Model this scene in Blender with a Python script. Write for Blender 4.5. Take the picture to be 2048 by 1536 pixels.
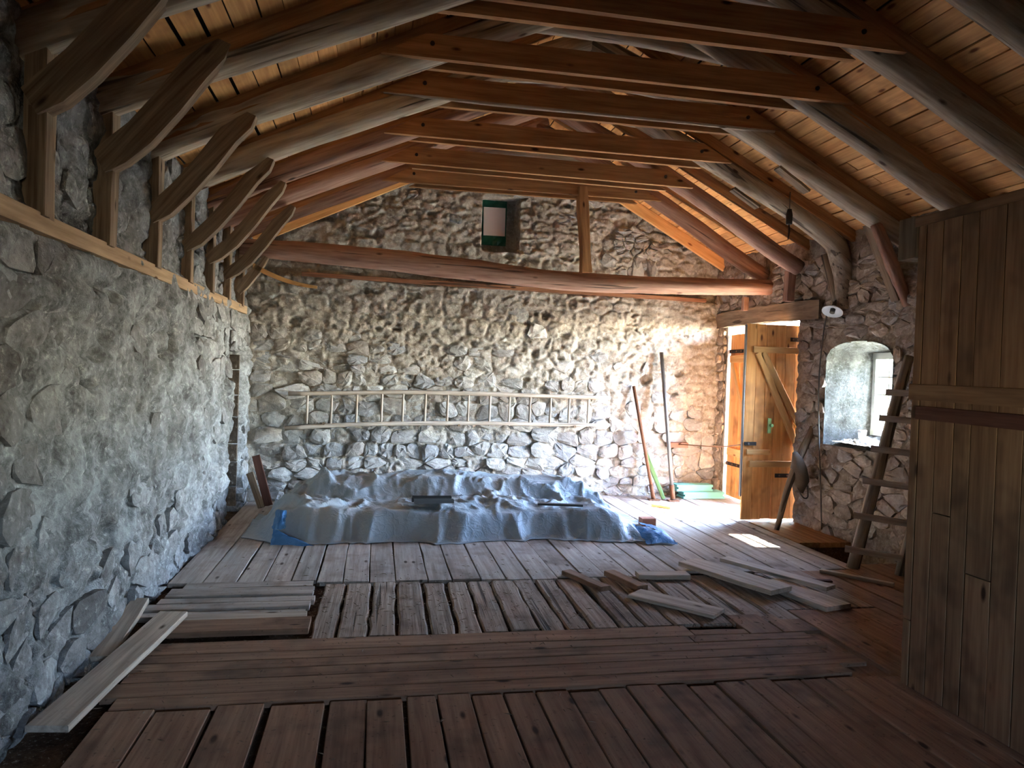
import bpy, math, random
import numpy as np
from mathutils import Vector, Matrix
from math import sin, cos, pi, sqrt, radians

for o in list(bpy.data.objects):
    bpy.data.objects.remove(o, do_unlink=True)
SC = bpy.context.scene
COL = SC.collection

# ------------------------------------------------------------------ camera
CAM_H, YAW, PITCH, ROLL, FPX = 1.6, .1865, -.0172, .0324, 1430.0
cy_, sy_, cp_, sp_ = cos(YAW), sin(YAW), cos(PITCH), sin(PITCH)
fwd = Vector((sy_*cp_, cy_*cp_, sp_)); r0 = Vector((cy_, -sy_, 0)); u0 = r0.cross(fwd)
rgt = r0*cos(ROLL) + u0*sin(ROLL); upv = -r0*sin(ROLL) + u0*cos(ROLL)
cam_data = bpy.data.cameras.new('camera')
cam = bpy.data.objects.new('camera', cam_data); COL.objects.link(cam)
cam.matrix_world = Matrix(((rgt.x, upv.x, -fwd.x, 0), (rgt.y, upv.y, -fwd.y, 0), (rgt.z, upv.z, -fwd.z, CAM_H), (0, 0, 0, 1)))
cam_data.sensor_fit = 'HORIZONTAL'; cam_data.sensor_width = 36.0
cam_data.lens = FPX/2048*36.0
cam_data.clip_start = .05; cam_data.clip_end = 400
SC.camera = cam

# ------------------------------------------------------------------ world, sun, portals, exposure
SUN_EL, SUN_DIR = radians(50), Vector((-1, .13, 0)).normalized()   # horizontal travel direction of the sunlight
world = bpy.data.worlds.new('sky'); SC.world = world; world.use_nodes = True
wn = world.node_tree; wn.nodes.clear()
wo = wn.nodes.new('ShaderNodeOutputWorld'); wb = wn.nodes.new('ShaderNodeBackground'); ws = wn.nodes.new('ShaderNodeTexSky')
ws.sky_type = 'NISHITA'; ws.sun_disc = False; ws.sun_elevation = SUN_EL; ws.sun_rotation = radians(95)
ws.altitude = 900; ws.dust_density = .4; ws.ozone_density = 1.9
wb.inputs['Strength'].default_value = 1.9
wn.links.new(ws.outputs[0], wb.inputs[0]); wn.links.new(wb.outputs[0], wo.inputs[0])
sun_data = bpy.data.lights.new('sun', 'SUN'); sun_data.energy = 11.0; sun_data.angle = radians(.55); sun_data.color = (1, .95, .86)
sun = bpy.data.objects.new('sun', sun_data); COL.objects.link(sun)
travel = SUN_DIR*cos(SUN_EL) + Vector((0, 0, -sin(SUN_EL)))
sun.rotation_euler = travel.to_track_quat('-Z', 'Y').to_euler(); sun.location = (12, 6, 10)
def portal(name, loc, sx, sy, direction):
    d = bpy.data.lights.new(name, 'AREA'); d.shape = 'RECTANGLE'; d.size = sx; d.size_y = sy
    d.cycles.is_portal = True
    o = bpy.data.objects.new(name, d); COL.objects.link(o); o.location = loc
    o.rotation_euler = Vector(direction).to_track_quat('-Z', 'Z').to_euler()
portal('door_portal', (5.22, 8.2, 1.15), 1.75, 2.35, (-1, 0, 0))
portal('window_portal', (5.2, 6.4, 1.5), .75, 1.0, (-1, 0, 0))
portal('rear_portal', (.5, -3.05, 1.45), .6, .6, (0, 1, 0))
SC.view_settings.view_transform = 'Standard'; SC.view_settings.look = 'None'
SC.view_settings.gamma = 1.0; SC.view_settings.use_curve_mapping = False
SC.view_settings.exposure = 3.85

# ------------------------------------------------------------------ helpers
rnd = random.Random(7)
def W(o):
    m = o.matrix_basis.copy()
    return (W(o.parent) @ o.matrix_parent_inverse @ m) if o.parent else m
def attach(o, p):
    if p is not None:
        o.parent = p; o.matrix_parent_inverse = W(p).inverted()
    return o
def mesh(name, verts, faces, mat, parent=None, smooth=False, mtx=None, matids=None):
    me = bpy.data.meshes.new(name); me.from_pydata([tuple(v) for v in verts], [], faces)
    for m in (mat if isinstance(mat, list) else [mat]):
        me.materials.append(m)
    if matids: me.polygons.foreach_set('material_index', matids)
    if smooth: me.polygons.foreach_set('use_smooth', [True]*len(me.polygons))
    me.update()
    o = bpy.data.objects.new(name, me); COL.objects.link(o)
    if mtx is not None: o.matrix_basis = mtx
    return attach(o, parent)
def thing(name, label, cat, loc, group=None):
    o = bpy.data.objects.new(name, None); COL.objects.link(o); o.location = loc; o.empty_display_size = .1
    tag(o, label, cat, group); return o
def tag(o, label, cat, group=None):
    o['label'] = label; o['category'] = cat
    if group: o['group'] = group
    return o
def struct(o, label=None):
    o['kind'] = 'structure'
    if label: o['label'] = label
    return o
def frame(p0, p1, up):
    p0 = Vector(p0); x = (Vector(p1)-p0).normalized(); up = Vector(up)
    y = up.cross(x).normalized(); z = x.cross(y)
    m = Matrix((x, y, z)).transposed().to_4x4(); m.translation = p0
    return m, (Vector(p1)-p0).length
def plank(name, p0, p1, width, thick, up, mat, parent=None, segs=3, wob=.004, ch=.004, taper=0, bow=0, seed=None, skew=(0, 0)):
    """a board from p0 to p1 (centre line of its lower face); thickness grows along up, width across"""
    r = random.Random(seed if seed is not None else rnd.random())
    m, L = frame(p0, p1, up); vs = []; fs = []
    ch = min(ch, thick*.4, width*.3)
    for i in range(segs+1):
        t = i/segs; w = width*(1-taper*t)/2; dy = r.uniform(-wob, wob); dw = r.uniform(-wob, wob); z0 = bow*4*t*(1-t)
        sec = [(-w-dw, 0), (w+dw, 0), (w+dw, thick-ch), (w+dw-ch, thick), (-w-dw+ch, thick), (-w-dw, thick-ch)]
        for (a, b) in sec:
            sk = (skew[0] if i == 0 else skew[1] if i == segs else 0)*a
            vs.append((t*L+sk, a+dy*(0 if i in (0, segs) else 1), b+z0))
    n = 6
    for i in range(segs):
        for k in range(n):
            a = i*n+k; b = i*n+(k+1) % n
            fs.append((a, a+n, b+n, b))
    fs.append(tuple(range(n))); fs.append(tuple(range(segs*n+n-1, segs*n-1, -1)))
    return mesh(name, vs, fs, mat, parent, mtx=m)
def box(name, lo, hi, mat, parent=None, bev=.004):
    """an axis aligned bevelled block, origin at the middle of its base"""
    lo = Vector(lo); hi = Vector(hi); c = (lo+hi)/2; c.z = lo.z; s = (hi-lo)/2
    d = hi-lo
    if d.x >= d.y and d.x >= d.z:
        return plank(name, (lo.x, c.y, lo.z), (hi.x, c.y, lo.z), d.y, d.z, (0, 0, 1), mat, parent, segs=1, wob=0, ch=bev)
    if d.y >= d.z:
        return plank(name, (c.x, lo.y, lo.z), (c.x, hi.y, lo.z), d.x, d.z, (0, 0, 1), mat, parent, segs=1, wob=0, ch=bev)
    return plank(name, (c.x, lo.y, lo.z), (c.x, lo.y, hi.z), d.x, d.y, (0, 1, 0), mat, parent, segs=1, wob=0, ch=bev)
def log(name, pts, radii, mat, parent=None, sides=10, rough=.008, sub=4, seed=None, caps=True):
    """a round stick through pts; local x runs along it"""
    r = random.Random(seed if seed is not None else rnd.random())
    P = [Vector(p) for p in pts]; n = len(P)
    if isinstance(radii, (int, float)): radii = [radii]*n
    def cr(t):
        i = min(int(t), n-2); f = t-i
        p1, p2 = P[i], P[i+1]; p0 = P[i-1] if i > 0 else p1*2-p2; p3 = P[i+2] if i+2 < n else p2*2-p1
        v = .5*((2*p1)+(p2-p0)*f+(2*p0-5*p1+4*p2-p3)*f*f+(3*p1-p0-3*p2+p3)*f**3)
        return v, radii[i]*(1-f)+radii[i+1]*f
    N = (n-1)*sub; C = [cr(k/sub) for k in range(N+1)]
    up = Vector((0, 0, 1)); d0 = (P[-1]-P[0]).normalized()
    if abs(d0.z) > .9: up = Vector((0, 1, 0))
    m, L = frame(P[0], P[-1], up); inv = m.inverted(); vs = []; fs = []
    amp = [r.uniform(-1, 1) for _ in range(sides)]
    for k, (c, rad) in enumerate(C):
        d = (C[min(k+1, N)][0]-C[max(k-1, 0)][0]).normalized()
        a = up.cross(d).normalized(); b = d.cross(a)
        for s in range(sides):
            th = 2*pi*s/sides
            amp[s] = amp[s]*.75+r.uniform(-1, 1)*.6
            rr = rad+rough*amp[s]
            vs.append(inv @ (c+a*(cos(th)*rr)+b*(sin(th)*rr)))
    for k in range(N):
        for s in range(sides):
            a = k*sides+s; b = k*sides+(s+1) % sides
            fs.append((a, b, b+sides, a+sides))
    if caps:
        fs.append(tuple(range(sides-1, -1, -1))); fs.append(tuple(range(N*sides, N*sides+sides)))
    o = mesh(name, vs, fs, mat, parent, smooth=True, mtx=m)
    if caps:
        o.data.polygons[-1].use_smooth = False; o.data.polygons[-2].use_smooth = False
    return o
def prism(name, poly, axis, lo, hi, mat, parent=None):
    """polygon in two axes extruded along 'x', 'y' or 'z' from lo to hi (world coordinates, origin at first point)"""
    n = len(poly)
    def to3(p, h): return {'x': (h, p[0], p[1]), 'y': (p[0], h, p[1]), 'z': (p[0], p[1], h)}[axis]
    o3 = Vector(to3(poly[0], lo))
    vs = [Vector(to3(p, lo))-o3 for p in poly]+[Vector(to3(p, hi))-o3 for p in poly]
    fs = [tuple(range(n)), tuple(range(2*n-1, n-1, -1))]+[(i, i+n, (i+1) % n+n, (i+1) % n) for i in range(n)]
    return mesh(name, vs, fs, mat, parent, mtx=Matrix.Translation(o3))

# numpy value noise
_tab = np.random.RandomState(11).rand(256, 256)
def vnoise(u, v):
    i = np.floor(u).astype(int); j = np.floor(v).astype(int); a = u-i; b = v-j
    a = a*a*(3-2*a); b = b*b*(3-2*b)
    g = lambda x, y: _tab[x & 255, y & 255]
    return (g(i, j)*(1-a)+g(i+1, j)*a)*(1-b)+(g(i, j+1)*(1-a)+g(i+1, j+1)*a)*b
def fbm(u, v, oc=4, s=0):
    t = 0; amp = .5
    u = u+s*17.31; v = v+s*9.73
    for _ in range(oc):
        t = t+amp*(vnoise(u, v)-.5)*2; u = u*2.03+5.1; v = v*2.03+3.7; amp *= .5
    return t

# ------------------------------------------------------------------ materials
def lin(c):
    return tuple((x/255/12.92 if x/255 <= .04045 else ((x/255+.055)/1.055)**2.4) for x in c)+(1,)
class NT:
    def __init__(s, name):
        s.m = bpy.data.materials.new(name); s.m.use_nodes = True; s.t = s.m.node_tree; s.t.nodes.clear()
        s.out = s.n('OutputMaterial')
    def n(s, kind, **kw):
        nd = s.t.nodes.new('ShaderNode'+kind)
        for k, v in kw.items(): setattr(nd, k, v)
        return nd
    def l(s, a, b): s.t.links.new(a, b)
    def ramp(s, fac, stops):
        r = s.n('ValToRGB'); e = r.color_ramp.elements
        while len(e) < len(stops): e.new(.5)
        for el, (p, c) in zip(e, stops): el.position = p; el.color = c
        s.l(fac, r.inputs[0]); return r.outputs[0]
    def noise(s, vec, scale, detail=4, rough=.6):
        nd = s.n('TexNoise'); nd.inputs['Scale'].default_value = scale; nd.inputs['Detail'].default_value = detail; nd.inputs['Roughness'].default_value = rough
        s.l(vec, nd.inputs['Vector']); return nd.outputs[0]
    def mix(s, fac, a, b, mode='MIX'):
        nd = s.n('MixRGB'); nd.blend_type = mode
        for k, x in enumerate((fac, a, b)):
            if isinstance(x, (int, float)): nd.inputs[k].default_value = x if k == 0 else (x, x, x, 1)
            elif isinstance(x, tuple): nd.inputs[k].default_value = x
            else: s.l(x, nd.inputs[k])
        return nd.outputs[0]
    def math(s, op, a, b=0.0):
        nd = s.n('Math'); nd.operation = op
        for k, x in enumerate((a, b)):
            if isinstance(x, (int, float)): nd.inputs[k].default_value = x
            else: s.l(x, nd.inputs[k])
        return nd.outputs[0]
    def finish(s, color, rough=.85, height=None, bump=.5, dist=.01, spec=.25, metal=0):
        b = s.n('BsdfPrincipled')
        if isinstance(color, tuple): b.inputs['Base Color'].default_value = color
        else: s.l(color, b.inputs['Base Color'])
        if isinstance(rough, (int, float)): b.inputs['Roughness'].default_value = rough
        else: s.l(rough, b.inputs['Roughness'])
        b.inputs['Specular IOR Level'].default_value = spec; b.inputs['Metallic'].default_value = metal
        if height is not None:
            bp = s.n('Bump'); bp.inputs['Strength'].default_value = bump; bp.inputs['Distance'].default_value = dist
            s.l(height, bp.inputs['Height']); s.l(bp.outputs[0], b.inputs['Normal'])
        s.l(b.outputs[0], s.out.inputs[0]); return s.m
def obj_vec(t, off=True, scale=(1, 1, 1)):
    tc = t.n('TexCoord'); oi = t.n('ObjectInfo'); v = tc.outputs['Object']
    if off:
        cb = t.n('CombineXYZ')
        for k, f in enumerate((37., 11., 23.)):
            t.l(t.math('MULTIPLY', oi.outputs['Random'], f), cb.inputs[k])
        ad = t.n('VectorMath'); ad.operation = 'ADD'; t.l(v, ad.inputs[0]); t.l(cb.outputs[0], ad.inputs[1]); v = ad.outputs[0]
    mp = t.n('Mapping'); mp.inputs['Scale'].default_value = scale; t.l(v, mp.inputs[0])
    return mp.outputs[0], oi.outputs['Random'], v
def wood(name, dark, light, knot=None, var=.25, grain=1.0, rough=.8, bump=.35, stain=None, cracks=False, specks=0):
    t = NT(name); v, rn, raw = obj_vec(t, True, (.9, 14*grain, 14*grain))
    n1 = t.noise(v, 1.6, 3, .65)
    mp2 = t.n('Mapping'); mp2.inputs['Scale'].default_value = (2.5, 70*grain, 70*grain); t.l(raw, mp2.inputs[0])
    n2 = t.noise(mp2.outputs[0], 1.2, 2, .6)
    f = t.math('ADD', t.math('MULTIPLY', n1, .7), t.math('MULTIPLY', n2, .3))
    c = t.ramp(f, [(.33, lin(dark)), (.5, tuple((a+b)/2 for a, b in zip(lin(dark), lin(light)))), (.66, lin(light))])
    h = f
    if knot:
        mk = t.n('Mapping'); mk.inputs['Scale'].default_value = (2.6, 7, 7); t.l(raw, mk.inputs[0])
        vo = t.n('TexVoronoi'); vo.inputs['Scale'].default_value = 1.0; t.l(mk.outputs[0], vo.inputs['Vector'])
        k = t.ramp(vo.outputs['Distance'], [(.06, (1, 1, 1, 1)), (.13, (0, 0, 0, 1))])
        c = t.mix(k, c, lin(knot))
    if stain:
        st = t.ramp(t.noise(raw, 2.2, 3, .7), [(.52, (0, 0, 0, 1)), (.72, (1, 1, 1, 1))])
        c = t.mix(t.math('MULTIPLY', st, .75), c, lin(stain))
    if cracks:
        mc = t.n('Mapping'); mc.inputs['Scale'].default_value = (.5, 22, 22); t.l(raw, mc.inputs[0])
        ck = t.noise(mc.outputs[0], 1.0, 2, .5)
        cr_ = t.ramp(ck, [(.33, (1, 1, 1, 1)), (.37, (0, 0, 0, 1))])
        c = t.mix(t.math('MULTIPLY', cr_, .7), c, (.015, .01, .007, 1))
        h = t.math('SUBTRACT', h, t.math('MULTIPLY', cr_, .8))
    if specks:
        sp = t.ramp(t.noise(raw, 42, 3, .7), [(.62, (0, 0, 0, 1)), (.68, (1, 1, 1, 1))])
        c = t.mix(t.math('MULTIPLY', sp, specks), c, (.05, .03, .018, 1))
    br = t.math('ADD', 1-var, t.math('MULTIPLY', rn, 2*var))
    hs = t.n('HueSaturation'); t.l(c, hs.inputs['Color']); t.l(br, hs.inputs['Value'])
    return t.finish(hs.outputs[0], rough, h, bump, .006, .2)
def rock(name, cols, dark, sc=1.0, bump=.8, off=True, moss=None):
    t = NT(name); v, rn, raw = obj_vec(t, off)
    n1 = t.noise(v, 3.2*sc, 3, .65); n2 = t.noise(v, 17*sc, 4, .7); n3 = t.noise(v, 70*sc, 2, .7)
    base = t.ramp(rn if off else t.noise(v, 1.1, 4, .6), [(i/(len(cols)-1) if off else .3+.4*i/(len(cols)-1), lin(c)) for i, c in enumerate(cols)])
    f = t.math('ADD', t.math('MULTIPLY', n1, .55), t.math('MULTIPLY', n2, .45))
    k = t.ramp(f, [(.36, (0, 0, 0, 1)), (.58, (1, 1, 1, 1))])
    c = t.mix(k, t.mix(.8, base, lin(dark)), base)
    w = t.ramp(n2, [(.58, (0, 0, 0, 1)), (.72, (1, 1, 1, 1))])
    c = t.mix(t.math('MULTIPLY', w, .35), c, lin((225, 220, 210)))
    h = t.math('ADD', t.math('MULTIPLY', n2, .7), t.math('MULTIPLY', n3, .3))
    return t.finish(c, .95, h, bump, .02, .1)

M = {}
M['stone'] = rock('rubble stone', [(152, 148, 144), (172, 168, 164), (184, 178, 170), (160, 150, 142), (142, 142, 144), (190, 184, 178)], (116, 110, 106))
M['stone_brown'] = rock('brown rubble stone', [(172, 154, 136), (190, 172, 154), (202, 184, 166), (162, 144, 130), (182, 174, 166)], (120, 102, 88))
M['mortar'] = rock('lime mortar', [(160, 150, 140), (178, 170, 160), (148, 136, 124)], (106, 92, 80), 1.6, .9, False)
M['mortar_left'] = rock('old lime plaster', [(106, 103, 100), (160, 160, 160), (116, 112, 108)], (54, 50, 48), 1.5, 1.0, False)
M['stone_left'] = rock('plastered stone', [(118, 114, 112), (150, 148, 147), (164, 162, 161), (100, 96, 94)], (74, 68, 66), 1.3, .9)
M['mortar_right'] = rock('brown clay mortar', [(164, 144, 124), (182, 164, 144), (146, 126, 110)], (98, 80, 66), 1.8, .9, False)
M['plaster_pale'] = rock('pale reveal plaster', [(136, 134, 128), (158, 156, 150), (120, 116, 108)], (84, 80, 70), 2.2, 1.5, False)
M['log'] = wood('peeled log', (128, 108, 90), (196, 178, 156), (70, 50, 36), .14, .7, .75, .5, None, True)
M['log_brown'] = wood('brown log', (104, 66, 44), (160, 112, 84), (60, 36, 24), .12, .7, .75, .45, None, True)
M['log_red'] = wood('reddish log', (120, 84, 68), (176, 138, 118), (72, 46, 34), .1, .7, .7, .45, None, True)
M['hewn'] = wood('hewn grey timber', (96, 78, 62), (150, 128, 106), (58, 42, 30), .15, .8, .85, .5, None, True)
M['brace'] = wood('sawn brace timber', (98, 76, 58), (158, 136, 112), (60, 42, 30), .15, 1, .8, .35)
M['post'] = wood('pale post timber', (140, 112, 84), (182, 152, 120), (84, 56, 36), .12, .9, .85, .3)
M['collar'] = wood('brown sawn plank', (132, 90, 58), (184, 136, 92), (62, 34, 18), .14, .9, .75, .25)
M['pine'] = wood('orange pine board', (190, 132, 78), (230, 174, 112), (120, 68, 34), .2, .8, .7, .22, (146, 100, 62))
M['pine_fresh'] = wood('fresh pine', (196, 142, 86), (226, 176, 118), (140, 82, 40), .1, .8, .7, .2)
M['door_pine'] = wood('varnished pine', (196, 126, 66), (230, 166, 102), (96, 46, 20), .14, .8, .55, .2, (120, 66, 34))
M['floor'] = wood('worn floor board', (136, 122, 112), (186, 172, 160), (70, 56, 46), .13, .9, .85, .3, (104, 86, 74), False, .5)
M['floor_brown'] = wood('brown floor board', (122, 90, 70), (166, 130, 104), (66, 46, 34), .13, .9, .85, .3, (92, 70, 56), False, .5)
M['floor_rough'] = wood('splintered floor board', (116, 96, 82), (182, 164, 148), None, .14, 1.6, .95, 1.0, (96, 70, 54), True, .8)
M['loose'] = wood('loose grey board', (146, 128, 112), (196, 178, 160), (80, 62, 48), .14, .9, .85, .3, None, False, .25)
M['partition'] = wood('dark partition board', (116, 84, 62), (158, 122, 92), (58, 36, 24), .14, .8, .8, .22, (78, 54, 40))
M['grey_wood'] = wood('weathered grey wood', (146, 130, 116), (196, 180, 164), (84, 68, 54), .15, 1, .9, .4, None, True)
M['red_wood'] = wood('dark red brown board', (74, 46, 38), (106, 70, 58), None, .1, 1, .8, .3)
def plain(name, c, rough=.6, metal=0, nscale=30, amt=.25, spec=.3):
    t = NT(name); v, rn, raw = obj_vec(t, True)
    n = t.noise(v, nscale, 4, .6)
    col = t.mix(t.math('MULTIPLY', n, amt), lin(c), tuple(x*.45 for x in lin(c)[:3])+(1,))
    return t.finish(col, rough, n, .25, .003, spec, metal)
M['iron'] = plain('dark iron', (62, 52, 46), .6, .6)
M['rust'] = plain('rusty iron', (124, 84, 62), .8, .3, 40, .6)
M['steel'] = plain('grey steel', (128, 126, 124), .45, .8)
M['deck'] = plain('roof underlay', (44, 34, 26), .95)
M['dirt'] = rock('dry brown dirt', [(92, 66, 48), (112, 84, 62), (80, 58, 44)], (48, 34, 24), 3.0, 1.0, False)
M['ground'] = rock('sunlit yard ground', [(186, 176, 152), (172, 170, 134), (194, 186, 164)], (140, 134, 104), 1.0, .3, False)
M['foam'] = plain('turquoise foam board', (118, 184, 178), .8, 0, 90, .12)
M['green'] = plain('green lacquered lath', (112, 158, 112), .6)
M['green_film'] = plain('green plastic film', (30, 96, 78), .35, 0, 14, .6)
M['panel'] = plain('pale grey sheet', (196, 184, 182), .7, 0, 6, .12)
M['white_paint'] = plain('white window paint', (206, 204, 194), .6, 0, 20, .2)
M['enamel'] = plain('white enamel', (226, 226, 226), .3, 0, 10, .05)
M['film'] = plain('crumpled white plastic film', (176, 178, 178), .45, 0, 20, .2)
M['dark_plastic'] = plain('dark grey profile', (62, 60, 60), .5)
M['grey_plastic'] = plain('mid grey profile', (104, 104, 104), .5)
M['brick'] = plain('clay brick', (150, 96, 74), .9, 0, 40, .5)
M['cable'] = plain('grey cable', (96, 88, 80), .6)
M['burlap'] = plain('grey sacking', (112, 98, 84), .95, 0, 60, .5)
M['brass'] = plain('galvanised lock', (150, 186, 130), .4, .4, 60, .3)
def tarp_mat(name, a, b, c):
    t = NT(name); v, rn, raw = obj_vec(t, False)
    n1 = t.noise(v, 1.1, 4, .6); n2 = t.noise(v, 9, 5, .65)
    wv = t.n('TexVoronoi'); wv.feature = 'DISTANCE_TO_EDGE'; wv.inputs['Scale'].default_value = 9
    n4 = t.n('TexNoise'); n4.inputs['Scale'].default_value = 5; n4.inputs['Detail'].default_value = 3; t.l(v, n4.inputs['Vector'])
    t.l(t.mix(.35, v, n4.outputs[1]), wv.inputs['Vector'])
    cr_ = t.ramp(wv.outputs[0], [(0, (1, 1, 1, 1)), (.12, (0, 0, 0, 1))])
    col = t.ramp(n1, [(.35, lin(a)), (.62, lin(b))])
    col = t.mix(t.math('MULTIPLY', n2, .3), col, lin(c))
    h = t.math('ADD', n2, t.math('MULTIPLY', cr_, .18))
    return t.finish(col, .5, h, .6, .02, .4)
M['tarp'] = tarp_mat('grey blue tarpaulin', (150, 150, 148), (134, 148, 158), (164, 162, 158))
M['tarp_blue'] = tarp_mat('blue tarpaulin', (56, 104, 148), (74, 126, 168), (80, 110, 138))
def glass():
    t = NT('window glass'); tr = t.n('BsdfTransparent'); gl = t.n('BsdfGlossy'); gl.inputs['Roughness'].default_value = .03
    tr.inputs[0].default_value = (.93, .96, .95, 1); mx = t.n('MixShader'); mx.inputs[0].default_value = .07; t.l(tr.outputs[0], mx.inputs[1]); t.l(gl.outputs[0], mx.inputs[2]); t.l(mx.outputs[0], t.out.inputs[0])
    return t.m
M['glass'] = glass()
#--SETTING--
# ------------------------------------------------------------------ rubble masonry
def cell_points(u0, u1, v0, v1, hr, wr, seed):
    r = random.Random(seed); pts = []; v = v0
    while v < v1:
        h = r.uniform(*hr); u = u0-r.uniform(0, wr[1])
        while u < u1+wr[1]:
            w = r.uniform(*wr)*(1 if r.random() > .12 else 1.6)
            pts.append((u+w/2+r.uniform(-.02, .02), v+h/2+r.uniform(-.22, .22)*h)); u += w
        v += h
    return np.array(pts)
def clip(poly, a, b, c):
    """keep a*x+b*y<=c"""
    out = []; n = len(poly)
    for i in range(n):
        p, q = poly[i], poly[(i+1) % n]; dp = a*p[0]+b*p[1]-c; dq = a*q[0]+b*q[1]-c
        if dp <= 0: out.append(p)
        if dp*dq < 0:
            t = dp/(dp-dq); out.append((p[0]+(q[0]-p[0])*t, p[1]+(q[1]-p[1])*t))
    return out
def cells(pts, i, gap, reach=.6):
    AS = 1.45; pts = pts*np.array([1, AS]); p = pts[i]; d = np.hypot(pts[:, 0]-p[0], pts[:, 1]-p[1]); order = np.argsort(d)[1:22]
    poly = [(p[0]-reach, p[1]-reach), (p[0]+reach, p[1]-reach), (p[0]+reach, p[1]+reach), (p[0]-reach, p[1]+reach)]
    for j in order:
        q = pts[j]; a, b = q[0]-p[0], q[1]-p[1]; L = math.hypot(a, b)
        if L < 1e-4: continue
        a /= L; b /= L
        poly = clip(poly, a, b, a*(p[0]+q[0])/2+b*(p[1]+q[1])/2-gap/2)
        if len(poly) < 3: return None
    return [(q[0], q[1]/AS) for q in poly]
def lumps(pts, U, V):
    """0 at the joints, 1 in the middle of the cells"""
    fu = (U+.05*fbm(U*4, V*4, 3, 60)).ravel(); fv = (V+.04*fbm(U*4, V*4, 3, 61)).ravel(); res = np.zeros(fu.shape)
    for s in range(0, len(fu), 4000):
        a = fu[s:s+4000, None]; b = fv[s:s+4000, None]
        lo, hi = a.min()-.5, a.max()+.5
        q = pts[(pts[:, 0] > lo) & (pts[:, 0] < hi)]
        if len(q) < 2: continue
        d = np.sqrt((a-q[None, :, 0])**2+((b-q[None, :, 1])*1.45)**2)
        d.partition(1, axis=1); res[s:s+4000] = np.clip((d[:, 1]-d[:, 0])/.07, 0, 1)
    res = res*res*(3-2*res)
    return res.reshape(U.shape)
def wall_grid(name, us, vs, hfun, mp, mat, mask=None, flip=False):
    U, V = np.meshgrid(us, vs, indexing='ij'); Hh = hfun(U, V); X, Y, Z = mp(U, V, Hh)
    n, m = U.shape; co = np.stack([X, Y, Z], -1).reshape(-1, 3)
    idx = np.arange(n*m).reshape(n, m)
    q = np.stack([idx[:-1, :-1], idx[1:, :-1], idx[1:, 1:], idx[:-1, 1:]], -1).reshape(-1, 4)
    if mask is not None:
        cu = (U[:-1, :-1]+U[1:, 1:]).ravel()/2; cv = (V[:-1, :-1]+V[1:, 1:]).ravel()/2
        q = q[~mask(cu, cv)]
    if flip: q = q[:, ::-1]
    me = bpy.data.meshes.new(name); me.vertices.add(len(co)); me.vertices.foreach_set('co', co.ravel())
    me.loops.add(q.size); me.loops.foreach_set('vertex_index', q.ravel().astype(np.int32))
    me.polygons.add(len(q)); me.polygons.foreach_set('loop_start', np.arange(0, q.size, 4, dtype=np.int32))
    me.polygons.foreach_set('use_smooth', np.ones(len(q), bool))
    me.materials.append(mat); me.update(calc_edges=True); me.validate()
    o = bpy.data.objects.new(name, me); COL.objects.link(o)
    return struct(o)
def vn1(u, v): return float(vnoise(np.array([u]), np.array([v]))[0])
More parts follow.
